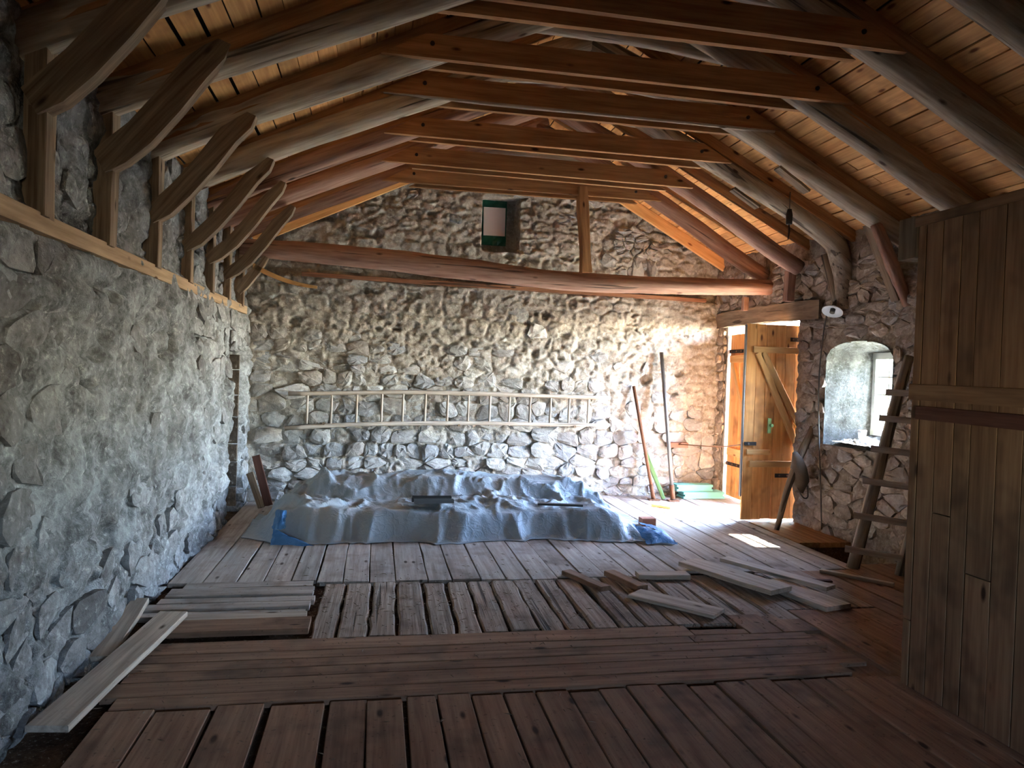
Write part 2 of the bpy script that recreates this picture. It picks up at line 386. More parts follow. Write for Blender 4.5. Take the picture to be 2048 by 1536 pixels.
def stones(parent, pts, gap, keep, top, mp, mat, rects=(), bounds=None, seed=1, sunk=.05, name='stone', limit=300, bulge=1.0):
    r = random.Random(seed); made = []; rest = []
    for i, p in enumerate(pts):
        if not keep(p[0], p[1], r): continue
        if any(a <= p[0] <= b and c <= p[1] <= d for a, b, c, d in rects): continue
        poly = cells(pts, i, gap*r.uniform(.7, 1.4))
        if not poly: continue
        if bounds:
            a, b, c, d = bounds
            poly = clip(poly, 1, 0, b); poly = clip(poly, -1, 0, -a) if poly else poly
            poly = clip(poly, 0, 1, d) if poly else poly; poly = clip(poly, 0, -1, -c) if poly else poly
        for a, b, c, d in rects:
            if not poly: break
            mx = [(p[0]-b, -1, 0, -b), (a-p[0], 1, 0, a), (p[1]-d, 0, -1, -d), (c-p[1], 0, 1, c)]
            if max(q[0] for q in poly) > a and min(q[0] for q in poly) < b and max(q[1] for q in poly) > c and min(q[1] for q in poly) < d:
                best = max(mx, key=lambda t: t[0]); poly = clip(poly, best[1], best[2], best[3])
        if not poly or len(poly) < 3: continue
        A = .5*abs(sum(poly[k][0]*poly[(k+1) % len(poly)][1]-poly[(k+1) % len(poly)][0]*poly[k][1] for k in range(len(poly))))
        if A < .0022: continue
        ch = []
        for k in range(len(poly)):
            a, b = poly[k], poly[(k+1) % len(poly)]; L = math.hypot(a[0]-b[0], a[1]-b[1])
            if L < .012: ch.append(((a[0]+b[0])/2, (a[1]+b[1])/2)); continue
            ch.append((a[0]*.78+b[0]*.22, a[1]*.78+b[1]*.22)); ch.append((a[0]*.22+b[0]*.78, a[1]*.22+b[1]*.78))
        ch = [(q[0]+.035*(vn1(q[0]*9, q[1]*9)-.5)+r.uniform(-.004, .004), q[1]+.03*(vn1(q[0]*9+50, q[1]*9+20)-.5)+r.uniform(-.004, .004)) for q in ch]
        cx = sum(q[0] for q in ch)/len(ch); cv = sum(q[1] for q in ch)/len(ch); n = len(ch)
        if n < 3: continue
        h = top(cx, cv, r); tu, tv = r.uniform(-.16, .16), r.uniform(-.2, .12); size = sqrt(A)
        vs = []
        for sc, hh in ((1.0, -sunk), (.97+.03*r.random(), h-.3*size*.18*bulge), (.66, h)):
            for q in ch:
                s = sc*r.uniform(.95, 1.03)
                du, dv = (q[0]-cx)*s, (q[1]-cv)*s
                z = hh if hh < 0 and sc == 1.0 else hh+tu*du+tv*dv+r.uniform(-.009, .009)
                vs.append((cx+du, cv+dv, z))
        vs.append((cx+r.uniform(-.02, .02), cv+r.uniform(-.015, .015), h+.05*size*r.uniform(.2, 1)*bulge))
        fs = []
        for ring in range(2):
            for k in range(n):
                a = ring*n+k; b = ring*n+(k+1) % n
                fs.append((a, b, b+n, a+n))
        for k in range(n): fs.append((2*n+k, 2*n+(k+1) % n, 3*n))
        w = [Vector(mp(*v)) for v in vs]
        made.append((A, w, fs))
    made.sort(key=lambda t: -t[0])
    for A, w, fs in made[:limit]:
        c = sum(w, Vector())/len(w)
        mesh(name, [v-c for v in w], fs, mat, parent, mtx=Matrix.Translation(c))
    if len(made) > limit:
        V, F_ = [], []
        for A, w, fs in made[limit:]:
            k = len(V); V += w; F_ += [tuple(i+k for i in f) for f in fs]
        o = mesh('small_stones', V, F_, mat, parent); o['kind'] = 'stuff'
    return made

RIDGE_X, RIDGE_Z, SLOPE = 1.70, 4.68, .505
def zroof(x): return RIDGE_Z-SLOPE*abs(x-RIDGE_X)
XL, BACK0, BACKS = -1.46, 8.72, .085
def backY(x): return BACK0+(x-XL)*BACKS
def rX(y): return 4.75-(y-6)*.05
sstep = lambda a, b, x: np.clip((x-a)/(b-a), 0, 1)**2*(3-2*np.clip((x-a)/(b-a), 0, 1))

# ---- end wall
bp = cell_points(-1.5, 5.0, -.1, 4.8, (.08, .2), (.12, .36), 3)
def b_base(u, v):
    return .075*(1-sstep(2.62, 2.68, v+.02*np.sin(u*3)))+.035*fbm(u*.7, v*.7, 3, 1)
def b_cover(u, v):
    lvl = 1.62+.3*np.sin(u*1.1+.5)-.35*sstep(-.2, 1.6, u)+.7*(1-sstep(-1.2, .6, u))
    return sstep(lvl-.35, lvl+.35, v+.35*fbm(u*1.3, v*1.3, 3, 2))
NICHE = (1.24, 1.73, 3.12, 3.80)
def in_rect(u, v, R): return (u > R[0]) & (u < R[1]) & (v > R[2]) & (v < R[3])
def b_h(u, v):
    c = b_cover(u, v); L = lumps(bp, u, v)
    h = b_base(u, v)+c*(.004+.03*L*(.15+.85*vnoise(u*2.3, v*2.3)))+(1-c)*(-.022+.01*L)+.024*fbm(u*5, v*8, 3, 3)+.008*(1-np.abs(fbm(u*9, v*14, 3, 62))*2.5)+.022*fbm(u*14, v*20, 3, 6)+.01*fbm(u*34, v*40, 2, 67)
    h = h-.06*sstep(.34, .5, fbm(u*4.2, v*7, 3, 65))
    return np.where(in_rect(u, v, NICHE), -.27+.02*fbm(u*8, v*8, 3), h)
b_map = lambda u, v, h: (u, BACK0+(u-XL)*BACKS-h, v)
def b_mapc(U, V, Hh): return U, BACK0+(U-XL)*BACKS-Hh, np.minimum(V, RIDGE_Z-SLOPE*np.abs(U-RIDGE_X)+.04)
wall_back = wall_grid('wall_back', np.arange(-1.75, 5.0, .0165), np.arange(-.12, 4.8, .0165), b_h, b_mapc, M['mortar'], flip=False)
wall_back['label'] = 'rubble stone end wall with a gable, mortared towards the top'
f1 = lambda fn, u, v: float(fn(np.array([u]), np.array([v]))[0])
def b_keep(u, v, r):
    if v > zroof(u)-.1 or u < -1.5 or u > 4.65: return False
    c = f1(b_cover, u, v); return r.random() < (1.0-.93*c)
def b_top(u, v, r):
    c = f1(b_cover, u, v); return f1(b_base, u, v)+(1-c)*r.uniform(-.02, .04)+c*r.uniform(.02, .045)
stones(wall_back, bp, .008, b_keep, b_top, b_map, M['stone'], [NICHE], (-1.44, 4.62, -.02, 4.5), 5, limit=300)
# the loose stones where the plaster fell off under the right eave
hp = cell_points(3.0, 3.95, 3.1, 3.62, (.06, .1), (.1, .22), 44)
stones(wall_back, hp, .012, lambda u, v, r: v < zroof(u)-.3 and (u-3.4)**2/.2+(v-3.33)**2/.04 < 1, lambda u, v, r: .04+r.uniform(0, .04), b_map, M['stone'], (), None, 8, .06, limit=60, bulge=1.6)

# ---- left wall
lp = cell_points(2.0, 8.9, -.1, 3.4, (.12, .24), (.16, .42), 21)
LN = (7.6, 8.33, -.2, 1.72)
def l_base(u, v): return .045*fbm(u*.6, v*.7, 3, 4)-.05*sstep(2.2, 2.26, v)
def l_cover(u, v): return sstep(-.25, .3, fbm(u*.9, v*.9, 3, 7)+.12-.5*sstep(6.5, 8.0, u)*(1-sstep(.4, 1.4, v))-.25*(1-sstep(0, .9, v)))
def l_h(u, v):
    c = l_cover(u, v); L = lumps(lp, u, v)
    h = l_base(u, v)+c*(.005+.03*L*(.3+.7*vnoise(u*2.1, v*2.1)))+(1-c)*(-.014+.012*L)+.045*fbm(u*4, v*6, 3, 8)+.014*(1-np.abs(fbm(u*8, v*9, 3, 63))*2.5)+.016*fbm(u*16, v*19, 3, 9)
    h = h-.06*sstep(.26, .5, fbm(u*4, v*6, 3, 66))
    return np.where(in_rect(u, v, LN), -.3+.03*fbm(u*8, v*6, 3), h)
l_map = lambda u, v, h: (XL+h, u, v)
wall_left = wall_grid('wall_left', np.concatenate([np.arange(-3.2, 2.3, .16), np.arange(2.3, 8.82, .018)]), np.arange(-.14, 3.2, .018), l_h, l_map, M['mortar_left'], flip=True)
wall_left['label'] = 'long grey plastered rubble wall with a timber band'
def l_keep(u, v, r):
    if v > 3.0 or u < 2.2 or u > 8.7: return False
    return r.random() < 1.0-.88*f1(l_cover, u, v)
def l_top(u, v, r):
    c = f1(l_cover, u, v); return f1(l_base, u, v)+(1-c)*r.uniform(-.004, .026)+c*r.uniform(.022, .036)
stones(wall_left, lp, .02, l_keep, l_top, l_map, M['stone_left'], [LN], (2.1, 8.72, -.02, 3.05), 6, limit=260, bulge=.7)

# stone blocks, recess shade put into their dark colour, in the narrow niche near the far corner
M['stone_shade'] = rock('shade toned niche stone', [(96, 84, 74), (112, 98, 86), (84, 74, 66)], (52, 44, 38))
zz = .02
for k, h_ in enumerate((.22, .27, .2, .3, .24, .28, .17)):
    box('niche_stone', (-1.80, 8.29+.02*(k % 2), zz), (-1.50, 8.40, zz+h_-.012), M['stone_shade'], wall_left, .015); zz += h_

# ---- right wall with doorway and window
DOOR = (7.38, 9.0, -.2, 2.30); WIN = (5.92, 6.86, .94, 2.02)
def win_top(u): return 1.86+.16*np.sqrt(np.clip(1-((u-6.39)/.47)**2, 0, 1))
rp = cell_points(5.0, 9.4, -.1, 3.3, (.065, .16), (.13, .34), 33)
def r_base(u, v): return .03*fbm(u*.8, v*.8, 3, 12)
def r_h(u, v):
    L = lumps(rp, u, v)
    return r_base(u, v)-.014+.012*L+.02*fbm(u*7, v*10, 3, 13)+.014*fbm(u*18, v*24, 2, 14)
r_map = lambda u, v, h: (4.75-(u-6)*.05-h, u, v)
def r_mask(u, v): return in_rect(u, v, DOOR) | ((u > WIN[0]) & (u < WIN[1]) & (v > WIN[2]) & (v < win_top(u)))
wall_right = wall_grid('wall_right', np.concatenate([np.arange(-3.2, 5.0, .16), np.arange(5.0, 9.5, .018)]), np.arange(-1.0, 3.25, .018), r_h, r_map, M['mortar_right'], mask=r_mask)
wall_right['label'] = 'brown rubble stone wall with the doorway and the small window'
LINT = (6.98, 9.3, 2.26, 2.5)
stones(wall_right, rp, .008, lambda u, v, r: 5.1 < u < 9.3 and v < 3.0, lambda u, v, r: f1(r_base, u, v)+r.uniform(-.012, .03), r_map, M['stone_brown'],
       [(DOOR[0]-.02, DOOR[1]+.02, -.2, 2.32), (WIN[0], WIN[1], WIN[2], WIN[3]), LINT], (5.1, 9.26, -.4, 3.05), 9, limit=300)
# window embrasure: splayed, arched at the inner face, ending in the frame
def embrasure():
    inner = []; outer = []; N = 14
    ou0, ou1, ov0, ov1 = 6.02, 6.66, 1.06, 1.92
    for k in range(8): t = k/8; inner.append((WIN[1], WIN[2]+t*(1.86-WIN[2]))); outer.append((ou1, ov0+t*(ov1-ov0)))
    for k in range(N+1):
        t = k/N; u = WIN[1]+(WIN[0]-WIN[1])*t; inner.append((u, float(win_top(np.array([u]))[0]))); outer.append((ou1+(ou0-ou1)*t, ov1))
    for k in range(1, 9): t = k/8; inner.append((WIN[0], 1.86+t*(WIN[2]-1.86))); outer.append((ou0, ov1+t*(ov0-ov1)))
    for k in range(1, N): t = k/N; inner.append((WIN[0]+(WIN[1]-WIN[0])*t, WIN[2])); outer.append((ou0+(ou1-ou0)*t, ov0))
    n = len(inner); vs = []; fs = []; S = 9; r = random.Random(4)
    for s in range(S+1):
        t = s/S
        for a, b in zip(inner, outer):
            u = a[0]*(1-t)+b[0]*t; v = a[1]*(1-t)+b[1]*t
            j = .016 if 0 < s < S else .0
            vs.append((rX(u)-.02+t*.42+r.uniform(-j, j)*.4, u+r.uniform(-j, j), v+r.uniform(-j, j)+(.035*sin(pi*t) if a[1] > 1.84 else 0)))
    for s in range(S):
        for k in range(n):
            a = s*n+k; b = s*n+(k+1) % n
            fs.append((a, a+n, b+n, b))
    return mesh('window_reveal', vs, fs, M['plaster_pale'], wall_right, smooth=True)
embrasure()
# door reveals, threshold and outer wall leaf (the wall is half a metre thick)
box('door_jamb', (4.66, 9.0, -.1), (5.2, 9.3, 2.5), M['stone_brown'], wall_right, .02)
box('door_jamb', (4.74, 7.16, -.1), (5.2, 7.37, 2.5), M['stone_brown'], wall_right, .02)
box('threshold', (4.72, 7.39, -.14), (5.3, 8.99, -.005), M['grey_wood'], wall_right, .01)
# outer skin of the wall, around the openings
mo = M['mortar_right']
for nm, lo, hi in (('outer_skin', (5.14, -3.2, -1), (5.24, 5.98, 3.2)), ('outer_skin', (5.14, 5.98, -1), (5.24, 6.70, 1.03)), ('outer_skin', (5.14, 5.98, 1.95), (5.24, 6.70, 3.2)),
                   ('outer_skin', (5.14, 6.70, -1), (5.24, 7.34, 3.2)), ('outer_skin', (5.14, 7.34, 2.42), (5.24, 9.1, 3.2)), ('outer_skin', (5.14, 9.1, -1), (5.24, 9.6, 3.2))):
    box(nm, lo, hi, mo, wall_right)

# ---- wall behind the viewer, with a small opening added to light the foreground
fw = []
vs = [(-1.7, -3, -.2), (5.2, -3, -.2), (5.2, -3, zroof(5.2)), (RIDGE_X, -3, RIDGE_Z), (-1.7, -3, zroof(-1.7)), (.25, -3, 1.2), (.75, -3, 1.2), (.75, -3, 1.7), (.25, -3, 1.7)]
wall_front = struct(mesh('wall_front', vs, [(0, 1, 6, 5), (1, 2, 7, 6), (2, 3, 8, 7), (3, 4, 8), (4, 0, 5, 8)], M['mortar']), 'plain wall behind the viewer with a small opening added for light')

# ---- ground outside
struct(mesh('ground', [(5.15, -30, -.16), (60, -30, -.16), (60, 50, -.16), (5.15, 50, -.16)], [(0, 1, 2, 3)], M['ground']), 'sunlit yard outside the doorway')

# ---- floor: dirt bed with planks on top
PIT = (4.14, 4.8, 5.62, 6.36)
def f_grid():
    us = np.concatenate([np.arange(-1.6, PIT[0], .2), [PIT[0], PIT[1]], np.arange(4.9, 5.2, .2)]); vs_ = np.concatenate([np.arange(-3.2, PIT[2], .25), [PIT[2], PIT[3]], np.arange(6.5, 9.6, .25)])
    return us, vs_
us, vs_ = f_grid()
floor = wall_grid('floor', us, vs_, lambda u, v: -.05+.012*fbm(u*3, v*3, 3, 20), lambda u, v, h: (u, v, h), M['dirt'], mask=lambda u, v: in_rect(u, v, PIT))
floor['label'] = 'worn plank floor laid in patches running both ways'
pv = [(PIT[0], PIT[2], -.05), (PIT[1], PIT[2], -.05), (PIT[1], PIT[3], -.05), (PIT[0], PIT[3], -.05), (PIT[0], PIT[2], -.75), (PIT[1], PIT[2], -.75), (PIT[1], PIT[3], -.75), (PIT[0], PIT[3], -.75)]
mesh('pit_lining', pv, [(0, 4, 5, 1), (1, 5, 6, 2), (2, 6, 7, 3), (3, 7, 4, 0), (4, 7, 6, 5)], M['dirt'], floor)
UP = (0, 0, 1); fr = random.Random(17)
def fplank(p0, p1, w, mat, z=-.03, th=.03, **k):
    z0 = z+fr.uniform(-.003, .003)
    k.setdefault('wob', .003)
    return plank('plank', (p0[0], p0[1], z0), (p1[0], p1[1], z0+fr.uniform(-.003, .003)), w, th, UP, mat, floor, **k)
# foreground: boards running away from the viewer
x = -1.18; 
while x < 2.78:
    w = fr.uniform(.20, .26) if x < -.35 else fr.uniform(.15, .172)
    y1 = 3.475+fr.uniform(-.03, .012)-(x-0)*.008
    fplank((x+w/2, -2.6), (x+w/2, y1), w-fr.uniform(.004, .012), M['floor_brown'], segs=6, wob=.004)
    if x < 0 and fr.random() < .4: x += fr.uniform(.005, .03)
    x += w
# band of boards lying across
rows = [(3.49, 3.61, -1.16, 2.62), (3.61, 3.77, -1.24, 2.80), (3.77, 3.885, -1.2, 2.66), (3.885, 4.0, -1.28, 2.74), (4.0, 4.11, -1.24, 1.93), (4.0, 4.11, 1.94, 2.72), (4.11, 4.285, -1.26, 1.98), (4.11, 4.2, 1.99, 2.35)]
for y0, y1, xa, xb in rows:
    fplank((xa, (y0+y1)/2+.012), (xb, (y0+y1)/2), y1-y0-fr.uniform(.003, .008), M['floor_brown'], segs=6, z=-.028, wob=.003)
# long boards along the partition and to the right of it
x = 2.36
while x < 4.7:
    w = fr.uniform(.2, .27)
    ya = 4.22 if x < 2.75 else -2.6
    if x < 2.6: ya = 4.2
    xx = x+w/2
    yb = 5.44 if xx < 4.1 else 5.6
    if x < 2.76: ya, yb = 4.12, 4.45
    elif x < 3.5: fplank((xx, 4.52), (xx, 5.42+fr.uniform(-.05, .05)), w-.01, M['floor_rough'], segs=4, wob=.006); yb = 4.5
    fplank((xx, ya), (xx, yb), w-fr.uniform(.004, .012), M['floor_brown'], segs=4)
    x += w
fplank((2.70, 3.4), (2.70, 4.3), .3, M['floor_brown'], z=-.05)
# rough split boards in the middle
x = -.36
while x < 2.75:
    w = fr.uniform(.15, .215); s = fr.uniform(-.02, .03)
    fplank((x+w/2, 4.31+fr.uniform(-.02, .01)), (x+w/2+s*.3+.02, 5.36+fr.uniform(-.04, .03)), w-fr.uniform(.008, .03), M['floor_rough'], segs=7, wob=.006, th=.03+fr.uniform(-.008, .006), ch=.014)
    x += w
# left patch of cross boards
for k, (y0, y1, xa, xb, dz) in enumerate([(5.32, 5.46, -1.3, -.42, .0), (5.12, 5.3, -1.36, -.40, .006), (5.0, 5.11, -1.38, -.38, 0), (4.86, 4.99, -1.42, -.40, .004), (4.76, 4.85, -1.42, -.42, -.006), (4.6, 4.755, -1.3, -.40, .012), (4.36, 4.58, -1.28, -.36, .035)]):
    fplank((xa, (y0+y1)/2+fr.uniform(-.006, .006)), (xb, (y0+y1)/2), y1-y0-.008, M['loose'] if k in (5,) else M['floor_brown'] if k > 4 else M['floor'], segs=5, z=-.03+dz, th=.034, wob=.006)
# far boards
x = -1.44; k = 0
while x < 4.10:
    w = fr.uniform(.185, .245)
    if x+w > 4.06: w = 4.13-x
    xx = x+w/2; ya = 5.47 if x < -.4 else 5.40+fr.uniform(-.03, .03) if x < 2.4 else 5.46+fr.uniform(-.05, .05)
    sk = -.02+fr.uniform(-.01, .01)
    cut = fr.choice([None, fr.uniform(6.0, 8)])
    spans = [(ya, backY(xx)-.04)] if cut is None else [(ya, cut-.004), (cut, backY(xx)-.04)]
    for a, b in spans:
        fplank((xx, a), (xx, b), w-fr.uniform(.003, .012), M['floor'], segs=5, wob=.004)
    x += w; k += 1
# boards by the doorway and beside the stair pit
for xa, xb in ((4.14, 4.36), (4.36, 4.72)):
    fplank(((xa+xb)/2, 6.38), ((xa+xb)/2+.005, 7.35), xb-xa-.008, M['collar'], z=-.05, th=.05, segs=3)
for xa, xb in ((4.14, 4.4), (4.4, 4.66), (4.66, 4.84)):
    fplank(((xa+xb)/2, 7.36), ((xa+xb)/2, 9.2), xb-xa-.008, M['floor'], segs=4)
# treads going down into the pit
for k, z in enumerate((-.2, -.38)):
    plank('stair_tread', (4.16, 6.24-k*.22, z-.04), (4.72, 6.24-k*.22, z-.04), .2, .04, UP, M['collar'], floor)

# ---- roof: underlay with boards nailed on the rafters
for sgn in (-1, 1): pass
y0r, y1r = -3.1, 9.75; xe0, xe1 = -1.95, 5.35; T = .035
vs = [(xe0, y0r, zroof(xe0)+T), (RIDGE_X, y0r, RIDGE_Z+T), (xe1, y0r, zroof(xe1)+T), (xe0, y1r, zroof(xe0)+T), (RIDGE_X, y1r, RIDGE_Z+T), (xe1, y1r, zroof(xe1)+T)]
vs += [(a, b, c+.06) for a, b, c in vs]
ceiling = struct(mesh('ceiling', vs, [(0, 1, 4, 3), (1, 2, 5, 4), (6, 9, 10, 7), (7, 10, 11, 8), (0, 3, 9, 6), (2, 8, 11, 5), (0, 6, 7, 1), (1, 7, 8, 2), (3, 4, 10, 9), (4, 5, 11, 10)], M['deck']), 'pitched roof lined with orange brown boards')
rr = random.Random(23)
slen = sqrt(1+SLOPE**2)
for side in (-1, 1):
    s = .02; smax = ((RIDGE_X-xe0) if side < 0 else (xe1-RIDGE_X))*slen
    nrm = Vector((side*SLOPE, 0, 1)).normalized()
    while s < smax-.1:
        w = rr.uniform(.115, .16); sc_ = s+w/2
        px = RIDGE_X+side*sc_/slen; pz = RIDGE_Z-SLOPE*sc_/slen
        ya = -3.0; cuts = [ya, rr.uniform(2.6, 4.6), rr.uniform(5.6, 7.9), 9.3]
        for a, b in zip(cuts[:-1], cuts[1:]):
            plank('roof_board', (px, a+.003, pz), (px, b-.003, pz+rr.uniform(0, .006)), w-(rr.uniform(.004, .014) if rr.random() < .85 else rr.uniform(.014, .03)), .022, nrm, M['pine'], ceiling, segs=3, wob=.003, ch=.002)
        s += w
# edge boards of the roof against the gable
for side in (-1, 1):
    xa = RIDGE_X; xb = -1.4 if side < 0 else 4.6
    for k, yo in enumerate((.16,)):
        p0 = (xa, backY(xa)-yo, RIDGE_Z-.16); p1 = (xb, backY(xb)-yo, zroof(xb)-.16)
        plank('edge_board', p0, p1, .05, .14, (0, 0, 1), M['pine_fresh'], ceiling, segs=4)

# ---- board partition on the right
partition = thing('wall_partition', '', '', (2.83, 1.0, 0)); del partition['label']; del partition['category']; struct(partition, 'tall dark board partition standing at the right')
pr = random.Random(5); y = 3.36; k = 0
PT = 2.44
while y > -2.9:
    w = pr.uniform(.10, .155)
    if k == 0: w = .06
    splits = [(0.0, PT)] if pr.random() < .6 else (lambda c: [(0.0, c-.003), (c, PT)])(pr.choice([.35, .7, 1.9, .95]))
    for a, b in splits:
        plank('board', (2.83, y-w/2, a+.003), (2.83, y-w/2, b), w-pr.uniform(.003, .007), .022, (-1, 0, 0), M['partition'], partition, segs=2, wob=.002, ch=.003)
    y -= w; k += 1
plank('top_rail', (2.86, 3.37, PT), (2.86, -2.9, PT), .12, .05, UP, M['partition'], partition, segs=3)
plank('cover_or_shade_strip', (2.803, 3.36, 1.52), (2.803, 1.2, 1.50), .02, .085, UP, M['partition'], partition, segs=4, wob=.003)
plank('cover_or_shade_strip', (2.80, 3.30, 1.42), (2.80, 1.2, 1.40), .022, .07, UP, M['red_wood'], partition, segs=6, wob=.006)  # dark strip painted in for the shaded gap below the upper board
plank('corner_post', (2.88, 3.37, 0), (2.88, 3.37, PT), .1, .1, (0, -1, 0), M['partition'], partition, segs=1)
box('beam_end', (2.80, 3.36, 2.28), (2.92, 3.5, 2.50), M['hewn'], partition, .006)
y = 2.93; 
while y < 4.66:
    w = pr.uniform(.12, .16); plank('board', (y+w/2, 3.39, .003), (y+w/2, 3.39, PT), w-.005, .022, (0, 1, 0), M['partition'], partition, segs=1); y += w
#--OBJECTS--
# ------------------------------------------------------------------ roof trusses
def arc_plank(name, low, depth, y0, y1, mat, parent):
    """curved sawn timber: low = lower edge in x,z; depth measured square to it; from y0 to y1"""
    n = len(low); P = [Vector((a, 0, b)) for a, b in low]; top = []
    for i in range(n):
        d = (P[min(i+1, n-1)]-P[max(i-1, 0)]).normalized(); nrm = Vector((-d.z, 0, d.x))
        if nrm.z < 0: nrm = -nrm
        top.append(P[i]+nrm*depth*(.8 if i == 0 else .45 if i == n-1 else .8 if i == n-2 else 1))
    m, L = frame((low[0][0], y0, low[0][1]), (low[-1][0], y0, low[-1][1]), (0, 0, 1)); inv = m.inverted()
    vs = []
    for i in range(n):
        for p, y in ((P[i], y0), (P[i], y1), (top[i], y1), (top[i], y0)): vs.append(inv @ Vector((p.x, y, p.z)))
    fs = [(0, 1, 2, 3), (4*n-1, 4*n-2, 4*n-3, 4*n-4)]
    for i in range(n-1):
        for k in range(4):
            a = i*4+k; b = i*4+(k+1) % 4; fs.append((a, a+4, b+4, b))
    return mesh(name, vs, fs, mat, parent, mtx=m)
def disc(name, c, r, axis, th, mat, parent, n=8):
    c = Vector(c); ax = Vector(axis).normalized(); return log(name, [c, c+ax*th], [r, r*.9], mat, parent, sides=n, rough=0, sub=1)
trusses = [  # y, collar underside z, collar right end, lower end of left brace z, label
    (1.05, None, 3.4, 2.62, 'roof truss over the viewer, mostly out of the picture'),
    (1.85, None, 3.4, 2.62, 'roof truss just in front of the viewer, at the very top'),
    (2.65, 3.80, 3.4, 2.62, 'dark roof truss crossing the upper left corner of the picture'),
    (3.45, 3.80, 3.4, 2.62, 'roof truss with a long pale lit knee brace in the upper left'),
    (4.22, 3.73, 3.28, 2.58, 'roof truss with brown plank collars, nearest of those whose collars show'),
    (5.05, 3.715, 3.51, 2.48, 'roof truss with a knotty bark edged right log, second of the visible collars'),
    (5.88, 3.77, 3.40, 2.43, 'roof truss whose collar has a grey waney underside, third of the visible collars'),
    (6.62, 3.69, 3.33, 2.44, 'roof truss whose right log bends down into the wall above the lamp'),
    (7.33, 3.63, 3.26, 2.39, 'roof truss second from the end wall, standing on the door lintel'),
    (8.03, 3.63, 3.19, 2.32, 'roof truss nearest the end wall, above the long tie beam'),
]
tr = random.Random(31)
for i, (ty, cz, cxr, zf, lab) in enumerate(trusses):
    t = thing('roof_truss', lab, 'roof truss', (RIDGE_X, ty, 2.2 if i > 2 else 2.2), 'log roof trusses')
    j = lambda a: tr.uniform(-a, a)
    near_wall = ty > 7.0
    lm = M['log_red'] if ty > 5.4 else M['log']
    ra = .098+j(.008)
    log('log_rafter', [(-1.62, ty+j(.02), 2.93+j(.01)), (-.93, ty+j(.02), 3.265+j(.012)), (.4, ty+j(.02), 3.85+j(.012)), (1.82, ty+.01, 4.47)], [ra*1.08, ra, ra*.94, ra*.85], lm if i != 6 else M['log'], t, 12, .008, 6)
    rl = lm if ty > 6.7 else M['log']
    if abs(ty-6.62) < .01:
        rp_ = [(1.60, ty, 4.44), (3.05, ty, 3.80), (4.38, ty+.02, 3.16), (4.66, ty+.03, 2.86), (4.74, ty+.05, 2.36)]; rr_ = [.08, .09, .10, .105, .07]
    elif near_wall:
        rp_ = [(1.60, ty, 4.44), (3.05, ty+j(.02), 3.75), (4.25, ty+j(.02), 3.06), (4.62, ty, 2.86)]; rr_ = [.08, .09, .095, .085]
    else:
        rp_ = [(1.60, ty, 4.44), (3.05, ty+j(.02), 3.845), (4.4, ty+j(.02), 3.165), (4.95, ty, 2.9)]; rr_ = [.085, .1, .105, .105]
    log('log_rafter', rp_, rr_, rl, t, 12, .014 if i == 5 else .007, 6)
    # sawn rafters beside the logs
    for sx in (-1, 1):
        xb = -1.6 if sx < 0 else 5.0
        p0 = (RIDGE_X+sx*.01, ty-.066, RIDGE_Z-.112); p1 = (xb, ty-.066, zroof(xb)-.112)
        plank('sawn_rafter', p0, p1, .05, .105, UP, M['collar'], t, segs=3)
    # paired plank collars with a bolt at each end
    if cz:
        for yy, xa, xb, sh in ((ty-.115, .0+j(.04), cxr, .0), (ty+.09, .26+j(.05), cxr-.22, .004)):
            z = cz+sh; h = .165; dz = j(.01)
            c = prism('collar_plank', [(xa, z+dz), (xa+.3, z+h+dz), (xb-.3, z+h-dz), (xb, z-dz)], 'y', yy-.022, yy+.022, M['collar'], t)
            if yy < ty:
                if abs(ty-5.88) < .01: log('waney_edge', [(xa+.02, yy, z), (xa+.9, yy, z-.004), (xb-1.0, yy, z+.003), (xb-.05, yy, z)], [.012, .022, .019, .014], M['grey_wood'], c, 7, .006, 5)
                for bx in (xa+.34, xb-.32): disc('bolt', (bx, yy-.022, z+.09), .017, (0, -1, 0), .012, M['iron'], c)
    # upper collar pole
    log('upper_collar', [(.98+j(.05), ty+.1, 4.10+j(.03)), (1.8, ty+.1, 4.12), (2.62+j(.05), ty+.1, 4.06+j(.03))], [.045, .05, .042], M['grey_wood'], t, 8, .008, 4)
    # left knee brace and wall post
    if i > 0:
        e = j(.02)
        low = [(-1.44, zf), (-1.34, zf+.06), (-1.22, zf+.18+e), (-1.08, zf+.36+e), (-.95, zf+.55+e), (-.86, zf+.66), (-.83, zf+.74)]
        if ty > 7.9: low = [(-1.44, zf), (-1.36, zf+.09), (-1.25, zf+.24), (-1.17, zf+.40)]
        arc_plank('knee_brace', low, .15 if ty < 4.5 else .13 if ty < 5.5 else .105, ty-.10, ty-.015, M['brace'], t)
        plank('wall_post', (-1.51, ty, 2.2), (-1.51, ty+.01, 3.05), .12, .085, (1, 0, 0), M['brace'], t, segs=4, wob=.008)
        plank('foot_block', (-1.48, ty-.05, 2.2), (-1.48, ty-.045, zf+.04), .07, .07, (1, 0, 0), M['brace'], t, segs=3, wob=.006)
    # right knee brace into the wall
    if abs(ty-5.88) < .01:
        log('knee_brace', [(4.45, ty-.02, 3.06), (4.58, ty-.06, 2.74), (4.69, ty-.05, 2.55), (4.77, ty-.08, 2.32)], [.05, .06, .055, .04], M['log_red'], t, 9, .008, 4)
        plank('knee_brace', (4.50, ty+.1, 3.1), (4.80, ty+.05, 2.4), .1, .07, (-1, 0, 0), M['brace'], t)
        plank('cleat', (3.42, ty-.05, 3.47), (3.72, ty-.05, 3.28), .1, .025, (.5, 0, .85), M['hewn'], t)
